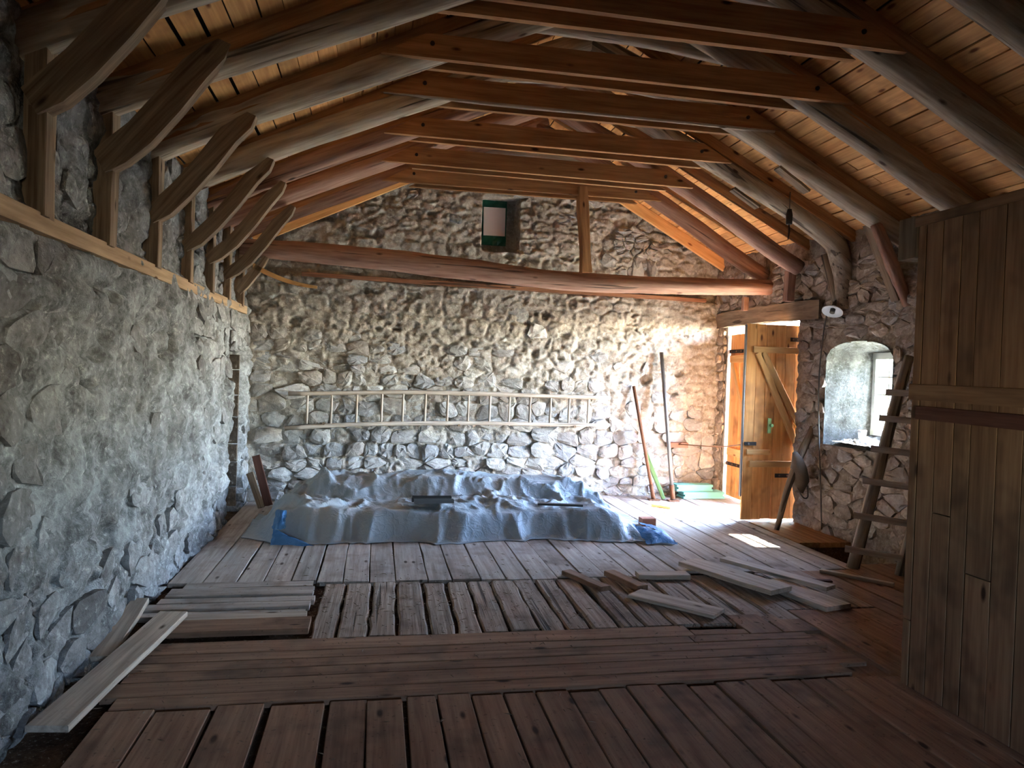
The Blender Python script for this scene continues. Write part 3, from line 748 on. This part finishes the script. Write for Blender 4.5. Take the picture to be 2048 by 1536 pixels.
    if abs(ty-6.62) < .01:
        plank('cleat', (3.38, ty-.05, 3.46), (3.66, ty-.05, 3.30), .1, .025, (.5, 0, .85), M['hewn'], t)
        log('knee_brace', [(4.62, ty+.2, 2.95), (4.76, ty+.16, 2.4)], [.07, .06], M['hewn'], t, 8, .006, 3)
    if abs(ty-7.33) < .01:
        plank('wall_post', (4.60, ty+.08, 2.5), (4.60, ty+.06, 2.84), .09, .09, (-1, 0, 0), M['log_red'], t)

# band beam let into the left wall
band = tag(plank('wall_band', (-1.475, -2.8, 2.125), (-1.475, 8.25, 2.135), .10, .085, UP, M['post'], None, segs=14, wob=.006), 'pale timber band let into the left wall below the knee braces', 'beam')
# tie beam in front of the end wall
tb = tag(log('tie_beam', [(-1.46, 8.03, 2.83), (-.4, 7.99, 2.80), (.9, 7.98, 2.73), (2.2, 7.98, 2.655), (3.6, 7.97, 2.68), (4.72, 7.97, 2.725)], [.10, .115, .12, .108, .1, .092], M['log_red'], None, 14, .009, 7), 'long round tie beam log spanning the room before the end wall', 'beam')
stt = tag(plank('strut', (2.31, 7.985, 2.755), (2.23, 7.985, 3.72), .1, .14, (0, -1, 0), M['collar'], None, segs=4, wob=.01), 'short upright brown plank strut standing on the round tie beam', 'strut')
tag(plank('wall_plate', (-.9, backY(-.9)-.10, 2.63), (4.35, backY(4.35)-.10, 2.625), .10, .05, UP, M['log_brown'], None, segs=10, wob=.012), 'thin dark wooden plate on the ledge of the end wall', 'beam')
lath = mesh('loose_lath', *(lambda n: ([v for k in range(n+1) for v in ((k/n*.66, 0, -.26*k/n+.05*(k/n)**2*1.6-.02*sin(pi*k/n)), (k/n*.66, .02, -.26*k/n+.05*(k/n)**2*1.6-.02*sin(pi*k/n)), (k/n*.66, .02, .06-.26*k/n+.05*(k/n)**2*1.6-.02*sin(pi*k/n)-.03*k/n), (k/n*.66, 0, .06-.26*k/n+.05*(k/n)**2*1.6-.02*sin(pi*k/n)-.03*k/n))],
    [(0, 1, 2, 3), (4*n+3, 4*n+2, 4*n+1, 4*n)]+[(a, a+4, b+4, b) for k in range(n) for a, b in ((k*4, k*4+1), (k*4+1, k*4+2), (k*4+2, k*4+3), (k*4+3, k*4))]))(8), M['pine_fresh'], mtx=Matrix.Translation((-1.32, 7.93, 2.60)))
tag(lath, 'short bent light pine lath hanging at the left end of the tie beam', 'lath')

# ------------------------------------------------------------------ lintel, doors, window
def hewn_lintel():
    n = 10; vs = []; r = random.Random(3)
    for k in range(n+1):
        y = 9.26-k/n*2.28; x = rX(y)-.05+r.uniform(-.008, .008); sag = .03*sin(pi*k/n)
        vs += [(x, y, 2.27+sag+r.uniform(-.01, .01)), (x, y, 2.485+sag*.4+r.uniform(-.008, .008)), (5.2, y, 2.49), (5.2, y, 2.36)]
    fs = [(3, 2, 1, 0), tuple(4*n+k for k in range(4))]
    for k in range(n):
        for a, b in ((0, 1), (1, 2), (2, 3), (3, 0)): fs.append((4*k+a, 4*k+b, 4*k+4+b, 4*k+4+a))
    o3 = Vector((4.7, 8.1, 2.27)); rot = Matrix.Rotation(pi/2, 4, 'Z'); m = Matrix.Translation(o3) @ rot; inv = m.inverted()
    return mesh('door_lintel', [inv @ Vector(v) for v in vs], fs, M['hewn'], mtx=m)
tag(hewn_lintel(), 'heavy hewn grey timber lintel above the barn doorway', 'lintel')
tag(plank('prop_block', (4.60, 8.40, 2.47), (4.60, 8.40, 2.64), .07, .07, (-1, 0, 0), M['log_red'], None), 'small wooden prop block between lintel and tie beam', 'prop')

def leaf(name, label, o, ux, facing, width, height, mat, ledges, brace, straps, n=6, hinge_side=1):
    """door leaf from the free edge o along ux (unit), facing the room"""
    o = Vector(o); ux = Vector(ux); fc = Vector(facing); r = random.Random(len(label))
    d = bpy.data.objects.new(name, None); COL.objects.link(d); d.location = o; struct(d, label)
    w = width/n
    for k in range(n):
        c = o+ux*(w*(k+.5)); z0 = r.uniform(0, .012)
        plank('door_board', c+Vector((0, 0, z0)), c+Vector((0, 0, height-r.uniform(0, .004))), w-.004, .03, -fc, mat, d, segs=2, wob=.001, ch=.003)
    for z, a, b, h in ledges:
        plank('ledge', o+ux*a+Vector((0, 0, z))+fc*.014, o+ux*b+Vector((0, 0, z))+fc*.014, .028, h, UP, M['pine_fresh'], d, segs=1)
    for (a0, z0, a1, z1) in brace:
        p0 = o+ux*a0+Vector((0, 0, z0)); p1 = o+ux*a1+Vector((0, 0, z1))
        plank('diagonal_brace', p0, p1, .075, .028, fc, M['pine_fresh'], d, segs=1)
    for z, a, b in straps:
        s = plank('hinge_strap', o+ux*a+Vector((0, 0, z))+fc*.003, o+ux*b+Vector((0, 0, z))+fc*.003, .008, .045, UP, M['iron'], d, segs=1)
        for q in range(3): disc('bolt', o+ux*(a+(b-a)*(q+.5)/3)+Vector((0, 0, z+.022))+fc*.006, .012, fc, .008, M['rust'], s, 6)
    return d
d1 = leaf('door_1', 'orange pine plank door leaf standing open into the room', (4.07, 7.41, .015), (1, 0, 0), (0, -1, 0), .72, 2.215, M['door_pine'],
          [(1.89, .07, .70, .07), (.60, .07, .70, .07), (.74, .03, .31, .06)], [(.13, 1.89, .64, .86), (.19, 1.89, .68, 1.05)], [(2.03, .53, .71), (.48, .40, .70)], 6)
plank('edge_strip', (4.062, 7.425, .28), (4.062, 7.425, 2.215), .04, .012, (-1, 0, 0), M['steel'], d1, segs=1)
lk = box('latch', (4.06, 7.36, .86), (4.20, 7.379, .90), M['iron'], d1); disc('bolt', (4.1, 7.36, .88), .012, (0, -1, 0), .012, M['steel'], lk, 6)
lp_ = box('lock_plate', (4.335, 7.362, 1.00), (4.375, 7.379, 1.17), M['brass'], d1); disc('knob', (4.37, 7.36, 1.09), .02, (0, -1, 0), .03, M['brass'], lp_, 8)
d2 = leaf('door_2', 'closed narrow looking pine door leaf behind the open one', (4.70, 8.215, .015), (0, 1, 0), (-1, 0, 0), .77, 2.18, M['door_pine'],
          [(1.80, .04, .73, .1), (.56, .04, .73, .1)], [(.08, .64, .68, 1.80)], [(1.93, .42, .80), (.42, .42, .80)], 6)
# iron hook rod holding the open leaf
rod = thing('hook_rod', 'thin iron hook rod from the end wall to the open door leaf', 'rod', (3.86, 9.03, .72))
log('shaft', [(4.0, 8.98, .70), (4.06, 7.98, .78), (4.09, 7.37, .875)], .007, M['rust'], rod, 6, 0, 3)
log('hook', [(3.98, 9.02, .70), (4.0, 8.98, .70), (4.03, 8.97, .72)], .012, M['rust'], rod, 6, 0, 3)
bk = tag(box('wall_brick', (3.86, 8.98, .655), (4.13, 9.1, .72), M['brick'], None, .006), 'long reddish brick sticking out of the end wall by the door', 'brick')

win = bpy.data.objects.new('window_1', None); COL.objects.link(win); win.location = (5.12, 6.34, 1.06); struct(win, 'small white painted casement window in the stone embrasure')
WX, wy0, wy1, wz0, wz1 = 5.12, 6.02, 6.66, 1.06, 1.92
for lo, hi in (((WX-.03, wy0, wz0), (WX+.03, wy0+.05, wz1)), ((WX-.03, wy1-.05, wz0), (WX+.03, wy1, wz1)), ((WX-.03, wy0, wz0), (WX+.03, wy1, wz0+.06)), ((WX-.03, wy0, wz1-.07), (WX+.03, wy1, wz1))):
    box('frame_rail', lo, hi, M['white_paint'], win)
nc, nr = 3, 4; gy0, gy1, gz0, gz1 = wy0+.05, wy1-.05, wz0+.06, wz1-.07
for c in range(1, nc): box('glazing_bar', (WX-.014, gy0+(gy1-gy0)*c/nc-.009, gz0), (WX+.014, gy0+(gy1-gy0)*c/nc+.009, gz1), M['white_paint'], win, .002)
for r_ in range(1, nr): box('glazing_bar', (WX-.012, gy0, gz0+(gz1-gz0)*r_/nr-.009), (WX+.012, gy1, gz0+(gz1-gz0)*r_/nr+.009), M['white_paint'], win, .002)
for c in range(nc):
    for r_ in range(nr):
        a, b = gy0+(gy1-gy0)*c/nc, gy0+(gy1-gy0)*(c+1)/nc; e, f = gz0+(gz1-gz0)*r_/nr, gz0+(gz1-gz0)*(r_+1)/nr
        mesh('pane', [(0, a-b, e-f), (0, 0, e-f), (0, 0, 0), (0, a-b, 0)], [(0, 1, 2, 3)], M['glass'], win, mtx=Matrix.Translation((WX, b, f)))
# blocked little gable window in its niche
gw = bpy.data.objects.new('window_2', None); COL.objects.link(gw); yb = backY(1.4)+.17; gw.location = (1.42, yb, 3.3); struct(gw, 'small gable opening blocked with a pale sheet and green film')
mesh_v = []; r = random.Random(2)
for a in range(7):
    for b in range(11): mesh_v.append((a/6*.34, r.uniform(-.012, .012), b/10*.60))
mesh('green_film', mesh_v, [(a*11+b, (a+1)*11+b, (a+1)*11+b+1, a*11+b+1) for a in range(6) for b in range(10)], M['green_film'], gw, mtx=Matrix.Translation((1.245, yb+.02, 3.22)))
plank('pale_sheet', (1.425, yb-.005, 3.34), (1.42, yb-.005, 3.70), .285, .012, (0, -1, 0), M['panel'], gw, segs=1, ch=.002)

# ------------------------------------------------------------------ things on walls and floor
lad = thing('wall_ladder', 'long rustic ladder hung sideways on the end wall', 'ladder', (1.0, backY(1.0)-.22, .9))
yl = lambda x: backY(x)-.20
for zs in (((-1.0, 1.262), (-.3, 1.29), (.4, 1.312), (1.2, 1.315), (2.1, 1.305), (2.98, 1.30)), ((-1.03, .865), (-.3, .915), (.4, .935), (1.2, .95), (2.1, .945), (2.98, .945))):
    log('rail', [(x, yl(x), z) for x, z in zs], .026, M['grey_wood'], lad, 8, .004, 4)
for x in (-.79, -.52, -.23, .06, .31, .58, .85, 1.11, 1.38, 1.63, 1.9, 2.17, 2.42, 2.68):
    zt = 1.285+.02*sin((x+1)*.9); log('rung', [(x, yl(x), .92), (x+.004, yl(x), zt)], .014, M['grey_wood'], lad, 7, .002, 2)
for x in (-.6, 1.0, 2.5):
    log('peg', [(x, backY(x)+.02, .915), (x, backY(x)-.24, .925)], .016, M['hewn'], lad, 6, .002, 1)

rl_ = thing('ladder', 'homemade ladder of two poles with nailed slats leaning by the partition', 'ladder', (4.2, 5.42, 0))
log('rail', [(4.09, 5.50, -.02), (4.30, 5.52, .75), (4.52, 5.55, 1.55), (4.60, 5.55, 1.85)], [.052, .048, .045, .042], M['log'], rl_, 10, .005, 4)
log('rail', [(4.36, 5.26, -.02), (4.52, 5.22, .75), (4.68, 5.2, 1.55), (4.70, 5.2, 1.75)], [.045, .043, .04, .04], M['log'], rl_, 10, .005, 4)
for k, z in enumerate((.13, .42, .72, 1.0, 1.27, 1.5)):
    f = z/1.55; p0 = Vector((4.09+.42*f-.055, 5.50+.05*f, z)); p1 = Vector((4.36+.32*f, 5.26-.06*f-.03, z-.015))
    d_ = (p1-p0).normalized()
    plank('rung', p0-d_*.05, p1+d_*.05, .022, .055, UP, M['loose'], rl_, segs=1)

def steel_prop(label, base, top, r, rad):
    t = thing('steel_prop', label, 'pole', base, 'steel props by the end wall')
    b = Vector(base); e = Vector(top)
    log('tube', [b+Vector((0, 0, .012)), e], [rad, rad], M[r], t, 10, 0, 2)
    plank('base_plate', b-Vector((.07, 0, 0)), b+Vector((.07, 0, 0)), .1, .012, UP, M['rust'], t, segs=1)
    d_ = (e-b).normalized(); log('collar_sleeve', [b+d_*.02, b+d_*.2], [rad*1.25, rad*1.25], M['rust'], t, 10, 0, 1)
    return t
steel_prop('shorter rusty steel prop leaning on the end wall beside the green lath', (3.56, 8.72, 0), (3.33, 8.98, 1.46), 'rust', .022)
steel_prop('taller dark grey steel prop leaning on the end wall near the door', (3.80, 8.66, 0), (3.70, 8.98, 1.92), 'steel', .026)
tag(plank('green_lath', (3.72, 8.78, .0), (3.52, 8.97, .58), .055, .022, (0, -1, 0), M['green'], None, segs=1), 'short green painted lath leaning between the two steel props', 'lath')
def foam(label, x0, x1, y0, y1, z):
    # board with a tongue along one edge and a groove along the other
    w = x1-x0; h = .085; pr_ = [(0, 0), (w, 0), (w, h*.33), (w-.02, h*.33), (w-.02, h*.66), (w, h*.66), (w, h), (0, h), (0, h*.66), (.02, h*.66), (.02, h*.33), (0, h*.33)]
    return tag(prism('foam_board', [(x0+a, z+b) for a, b in pr_], 'y', y0, y1, M['foam'], None), label, 'board', 'foam boards on the floor')
foam('upper turquoise foam insulation board of the two beside the door', 3.93, 4.44, 8.84, 9.02, .092)
foam('lower turquoise foam insulation board of the two beside the door', 4.0, 4.58, 8.78, 9.0, .005)
tag(plank('pine_offcut', (3.38, 8.30, .002), (3.55, 8.12, .002), .07, .03, UP, M['pine_fresh'], None, segs=1), 'pale pine offcut lying at the edge of the sun patch', 'offcut')
tag(plank('wood_chip', (3.78, 7.78, .002), (3.92, 7.72, .002), .025, .012, UP, M['loose'], None, segs=1), 'thin wood chip lying in the middle of the sun patch', 'wood chip')

# staff with a sack leaning next to the door
st = thing('staff', 'old wooden staff with sacking tied on, leaning beside the open door', 'staff', (4.25, 6.95, 0))
log('pole', [(4.24, 6.95, 0), (4.36, 6.98, .42), (4.53, 7.02, .80), (4.69, 7.05, 1.10)], [.028, .033, .04, .035], M['hewn'], st, 9, .005, 4)
log('sack', [(4.44, 6.99, .83), (4.50, 6.99, .68), (4.52, 6.99, .52), (4.5, 6.99, .40)], [.025, .075, .09, .05], M['burlap'], st, 12, .015, 4)
log('cord_loop', [(4.45, 6.93, .46), (4.5, 6.9, .36), (4.57, 6.92, .36), (4.58, 6.95, .48)], .008, M['cable'], st, 6, 0, 4)
# enamel lamp
LY = 6.66
lm_ = thing('lamp', 'white enamel dish lamp with a bare socket on the stone wall', 'lamp', (4.66, LY, 2.33))
def lathe(name, prof, c, axis, mat, parent, n=20):
    ax = Vector(axis).normalized(); a = ax.orthogonal().normalized(); b = ax.cross(a); c = Vector(c); vs = []; fs = []
    for r_, h in prof:
        for k in range(n): vs.append(a*cos(2*pi*k/n)*r_+b*sin(2*pi*k/n)*r_+ax*h)
    for i in range(len(prof)-1):
        for k in range(n): fs.append((i*n+k, i*n+(k+1) % n, (i+1)*n+(k+1) % n, (i+1)*n+k))
    return mesh(name, vs, fs, mat, parent, True, Matrix.Translation(c))
la = (-.42, -.30, -.85)
lathe('shade', [(.012, -.05), (.03, -.045), (.05, -.02), (.09, .0), (.102, .012), (.104, .018), (.10, .014), (.05, -.008), (.02, -.015)], (4.60, LY, 2.34), la, M['enamel'], lm_)
lathe('socket', [(.001, -.11), (.022, -.10), (.022, -.03), (.026, -.02), (.026, .03), (.018, .035), (.001, .03)], (4.60, LY, 2.34), la, M['cable'], lm_, 12)
log('arm', [(4.64, LY+.02, 2.44), (4.70, LY+.03, 2.46), (4.74, LY+.03, 2.44)], .01, M['iron'], lm_, 6, 0, 3)
tag(log('cable', [(4.655, 6.83, 2.36), (4.665, 6.90, 2.1), (4.655, 6.93, 1.6), (4.65, 6.88, 1.0), (4.65, 6.82, .5), (4.655, 6.78, .04)], .008, M['cable'], None, 6, .001, 5), 'thin grey cable running down the stone wall under the lamp', 'cable')
# hanging bulb holder under the right slope
hb = thing('pendant_socket', 'dark pendant bulb socket hanging from the right roof slope', 'lamp', (3.97, 6.5, 3.4))
log('cord', [(3.97, 6.5, 3.47), (3.97, 6.5, 3.30)], .006, M['cable'], hb, 6, 0, 1)
log('holder', [(3.97, 6.5, 3.30), (3.97, 6.5, 3.24), (3.97, 6.5, 3.15)], [.02, .032, .03], M['iron'], hb, 10, 0, 2)
log('cord_tail', [(3.97, 6.5, 3.15), (3.975, 6.5, 3.08), (3.965, 6.5, 3.0)], [.006, .012, .005], M['iron'], hb, 6, 0, 2)

# window sill litter
def crumple(name, c, sx, sy, amp, mat, label, cat, n=16, seed=1, z0=.0):
    r = random.Random(seed); vs = []
    for a in range(n+1):
        for b in range(n+1):
            u, v = a/n-.5, b/n-.5; e = max(0, 1-(abs(u)*2)**3)*max(0, 1-(abs(v)*2)**3)
            vs.append((u*sx+r.uniform(-.012, .012), v*sy+r.uniform(-.012, .012), z0+e*abs(r.gauss(0, 1))*amp+.004))
    fs = [(a*(n+1)+b, (a+1)*(n+1)+b, (a+1)*(n+1)+b+1, a*(n+1)+b+1) for a in range(n) for b in range(n)]
    return tag(mesh(name, vs, fs, mat, mtx=Matrix.Translation(c)), label, cat)
crumple('plastic_film', (4.84, 6.34, .985), .36, .72, .03, M['film'], 'crumpled white plastic film spread on the window sill', 'plastic film', 16, 3)
cup = tag(lathe('cup', [(.001, 0), (.034, 0), (.042, .085), (.040, .085), (.033, .006), (.001, .006)], (4.88, 6.5, 1.035), (0, 0, 1), M['enamel'], None, 14), 'small white cup standing on the window sill', 'cup')

# board leaning in the far left corner
tag(plank('leaning_board', (-1.16, 8.40, 0), (-1.33, 8.52, .55), .09, .02, (0, -1, 0), M['red_wood'], None, segs=1), 'dark red brown board leaning in the far left corner', 'board')
tag(plank('short_plank', (-1.22, 8.28, 0), (-1.38, 8.45, .36), .08, .02, (0, -1, 0), M['hewn'], None, segs=1), 'short grey plank leaning beside the dark board in the corner', 'plank')

# loose boards on the floor
def loose(p0, p1, w, th, z, label, mat='loose', **k):
    k.setdefault('wob', .005)
    return tag(plank('loose_board', (p0[0], p0[1], z), (p1[0], p1[1], k.pop('z1', z)), w, th, UP, M[mat], None, segs=3, **k), label, 'board', 'loose boards on the floor')
loose((-1.33, 3.30), (-1.17, 4.60), .17, .03, .012, 'long grey board lying diagonally along the left wall in front', z1=.055)
loose((-1.385, 4.05), (-1.40, 4.74), .11, .028, .012, 'short grey board stuck against the foot of the left wall', z1=.10)
loose((1.52, 5.47), (1.70, 5.02), .09, .035, .006, 'short board stub on the rough planks, leftmost of the loose ones', 'floor_brown')
loose((1.86, 5.42), (1.98, 5.0), .09, .04, .006, 'short board stub next to the crosswise grey piece', 'floor_brown')
loose((2.06, 5.33), (2.47, 5.29), .13, .035, .012, 'pale board piece lying crosswise on the rough planks', 'loose')
loose((2.60, 5.56), (2.95, 4.74), .25, .035, .045, 'widest loose grey board lying across the rough planks', 'loose', z1=.045)
loose((2.96, 5.64), (3.38, 4.78), .13, .03, .045, 'narrow loose board between the wide one and the ladder', 'grey_wood')
loose((3.06, 5.1), (3.22, 4.46), .25, .033, .006, 'loose grey board with its end pointing at the partition', 'loose')
loose((3.70, 5.38), (4.05, 4.95), .05, .025, .006, 'thin stick lying in front of the ladder feet', 'grey_wood')
loose((3.42, 5.16), (3.62, 5.12), .05, .012, .003, 'small dark splinter of bark on the floor before the ladder', 'red_wood')
loose((1.88, 4.90), (2.30, 4.42), .2, .022, .012, 'thin flat board lying on the split planks in the middle', 'loose')

# ------------------------------------------------------------------ tarpaulin over a low pile
def tarp():
    nx, ny = 230, 130
    X = np.linspace(-1.18, 2.85, nx); S = np.linspace(0, 1, ny); U, T_ = np.meshgrid(X, S, indexing='ij')
    front = 6.60-.03*np.sin(U*2.3)-.05*fbm(U*1.7, U*0+3, 3, 40)-.16*sstep(2.0, 2.8, U)+.22*(1-sstep(-1.2, -.75, U))
    back = 8.30-.25*sstep(2.2, 2.85, U)-.5*(1-sstep(-1.1, -.5, U))
    Yc = front+(back-front)*T_
    d = Yc-front                                  # distance behind the front edge
    step1 = (.225+.05*fbm(U*2, T_*3, 2, 41))*sstep(.03, .2, d+.05*fbm(U*2.7, d*0, 2, 53))
    step2 = (.20+.015*np.sin(U*3))*sstep(.78, 1.02, d+.06*fbm(U*3, U*0+1, 2, 46))
    endr = 1-sstep(2.25, 2.75, U+.12*T_*0+.06*fbm(T_*4, U*2, 2, 42))
    endr2 = 1-sstep(1.95, 2.75, U+.05*fbm(T_*4, U*2, 2, 42))
    endl = sstep(-1.12, -.8, U); endl2 = sstep(-1.0, -.42, U+.1*fbm(T_*5, U*2, 2, 48))
    Z = step1*endr*endl+step2*endr2*endl2
    # sag behind the ridge, a higher hump at the back
    Z = Z-.16*sstep(1.25, 1.7, d)*endr2*endl2+.07*np.exp(-((U-.9)/.7)**2)*sstep(1.0, 1.5, d)
    # peaks where the sheet is held up on the left
    Z = Z+.06*np.exp(-((U+.46)/.10)**2)*np.exp(-((d-1.02)/.3)**2)*1.2+.05*np.exp(-((U+.2)/.12)**2)*np.exp(-((d-1.0)/.22)**2)
    # folds: sharp radiating creases
    def ridge(a, b, s): return 1-np.abs(fbm(a, b, 3, s))*2.2
    fold = .055*np.clip(ridge(U*1.7+d*1.1, d*1.4-U*.4, 43), 0, 1)**4+.032*np.clip(ridge(U*3.6-d*1.8, d*2.2+U*.8, 44), 0, 1)**5+.012*np.clip(ridge(U*8+d*4, d*7-U*3, 51), 0, 1)**4+.007*fbm(U*11, d*12, 3, 45)
    loose_ = .45+.75*sstep(.15, .7, d)*(1-sstep(.95, 1.15, d))+.7*(1-sstep(-.6, .2, U))
    Z = Z+fold*sstep(0, .12, d)*loose_*(.35+.65*np.clip(Z/.15, 0, 1))
    Z = Z+.03*np.sin((U+.5)*26+d*3)*np.exp(-((U+.45)/.3)**2)*sstep(.5, .9, d)*(1-sstep(1.0, 1.5, d))
    Z = np.maximum(Z, 0)+.006+.012*np.clip(fbm(U*7, T_*6, 3, 47), 0, 1)
    Yv = Yc+.03*fbm(U*6, T_*3, 3, 49)*sstep(.0, .2, d)-.09*np.clip(ridge(U*2.1, d*.8, 50), 0, 1)**3*(1-sstep(.06, .3, d))+.05*fbm(U*3.1, d*2, 3, 52)*(1-sstep(.1, .35, d))
    co = np.stack([U-.8, Yv-7.3, Z], -1).reshape(-1, 3); idx = np.arange(nx*ny).reshape(nx, ny)
    q = np.stack([idx[:-1, :-1], idx[1:, :-1], idx[1:, 1:], idx[:-1, 1:]], -1).reshape(-1, 4)
    o = mesh('tarpaulin', co.tolist(), [tuple(int(i) for i in f) for f in q], M['tarp'], None, True, Matrix.Translation((.8, 7.3, 0)))
    so = o.modifiers.new('thickness', 'SOLIDIFY'); so.thickness = .003; so.offset = 1
    return o
tp = tag(tarp(), 'crumpled grey blue tarpaulin spread over a low pile', 'tarpaulin')
def flap(name, pts, mat, parent, n=10, seed=1, amp=.012):
    """bilinear cloth patch through four corners, creased"""
    r = random.Random(seed); a, b, c, d = [Vector(p) for p in pts]; vs = []
    for i in range(n+1):
        for k in range(n+1):
            u, v = i/n, k/n; p = (a*(1-u)+b*u)*(1-v)+(d*(1-u)+c*u)*v
            vs.append(p-a+Vector((r.uniform(-amp, amp)*.6, r.uniform(-amp, amp), abs(r.uniform(-amp, amp))+.03*sin(pi*u)*sin(pi*v))))
    fs = [(i*(n+1)+k, (i+1)*(n+1)+k, (i+1)*(n+1)+k+1, i*(n+1)+k+1) for i in range(n) for k in range(n)]
    return mesh(name, vs, fs, mat, parent, True, Matrix.Translation(a))
flap('blue_corner', [(-.88, 6.57, .13), (-.76, 6.55, .14), (-.77, 6.70, .28), (-.86, 6.72, .28)], M['tarp_blue'], tp, 8, 2)
flap('blue_edge', [(-.88, 6.52, .008), (-.5, 6.47, .008), (-.62, 6.53, .03), (-.86, 6.57, .14)], M['tarp_blue'], tp, 8, 3, .008)
flap('blue_end', [(2.55, 6.36, .01), (2.86, 6.34, .01), (2.76, 6.58, .07), (2.50, 6.66, .13)], M['tarp_blue'], tp, 10, 4, .02)
flap('blue_end', [(2.86, 6.42, .01), (2.95, 7.0, .01), (2.72, 7.1, .06), (2.70, 6.6, .10)], M['tarp_blue'], tp, 10, 5, .015)
tag(box('floor_brick', (2.80, 7.14, .006), (2.95, 7.26, .09), M['brick'], None, .008), 'single brick holding down the right end of the tarpaulin', 'brick')
# profiles lying on the sheet
tco = np.array([(v.co.x+.8, v.co.y+7.3, v.co.z) for v in tp.data.vertices])
def rest(x0, x1, y0, y1):
    k = (tco[:, 0] > x0) & (tco[:, 0] < x1) & (tco[:, 1] > y0) & (tco[:, 1] < y1)
    return float(tco[k, 2].max())+.005
zrest = rest(.33, .8, 6.8, 7.06)
for k, (dx, dy, dz, mt, lab) in enumerate(((0, 0, 0, 'grey_plastic', 'front one of three grey channel profiles on the tarpaulin'), (-.02, .07, .0, 'dark_plastic', 'middle one of three grey channel profiles on the tarpaulin'), (-.01, .14, .005, 'dark_plastic', 'rear one of three grey channel profiles on the tarpaulin'))):
    z = zrest+dz; x0, x1, y = .38+dx, .76+dx, 6.86+dy
    p = prism('channel_profile', [(y-.03, z), (y+.03, z), (y+.03, z+.035), (y+.022, z+.035), (y+.022, z+.008), (y-.022, z+.008), (y-.022, z+.035), (y-.03, z+.035)], 'x', x0, x1, M[mt], None)
    tag(p, lab, 'profile', 'profiles on the tarpaulin')
zs_ = rest(1.58, 2.1, 6.82, 7.03)
tag(plank('dark_slat', (1.62, 6.98, zs_), (2.06, 6.88, zs_), .06, .02, UP, M['dark_plastic'], None, segs=1), 'flat dark slat lying on the right part of the tarpaulin', 'slat')

# ------------------------------------------------------------------ straw and chips scattered on the floor
def litter():
    r = random.Random(77); vs = []; fs = []
    for k in range(1500):
        if r.random() < .6: x, y = r.uniform(-.4, 3.2), r.gauss(4.9, .4)
        else: x, y = r.uniform(-1.3, 4), r.uniform(2.8, 6.5)
        if y < 2.6 or y > 6.15 or (x > 2.7 and y < 3.5): continue
        if x > 1.4 and y > 4.4 and r.random() < .75: continue
        a = r.uniform(0, 2*pi) if r.random() < .5 else r.gauss(pi/2, .5); L = r.uniform(.006, .03); w = r.uniform(.001, .003); z = r.uniform(.003, .008)
        dx, dy = cos(a), sin(a); b = len(vs)
        vs += [(x-dx*L, y-dy*L, z), (x+dy*w, y-dx*w, z), (x+dx*L, y+dy*L, z), (x-dy*w, y+dx*w, z), (x, y, z+.004)]
        fs += [(b, b+1, b+4), (b+1, b+2, b+4), (b+2, b+3, b+4), (b+3, b, b+4)]
    o = mesh('straw_litter', vs, fs, M['hewn']); o['kind'] = 'stuff'; o['label'] = 'bits of straw and wood chips scattered over the floor'; o['category'] = 'litter'
litter()
SC.cycles.use_adaptive_sampling = True; SC.cycles.adaptive_threshold = .1; SC.cycles.max_bounces = 6; SC.cycles.diffuse_bounces = 6; SC.cycles.glossy_bounces = 2; SC.cycles.transparent_max_bounces = 6
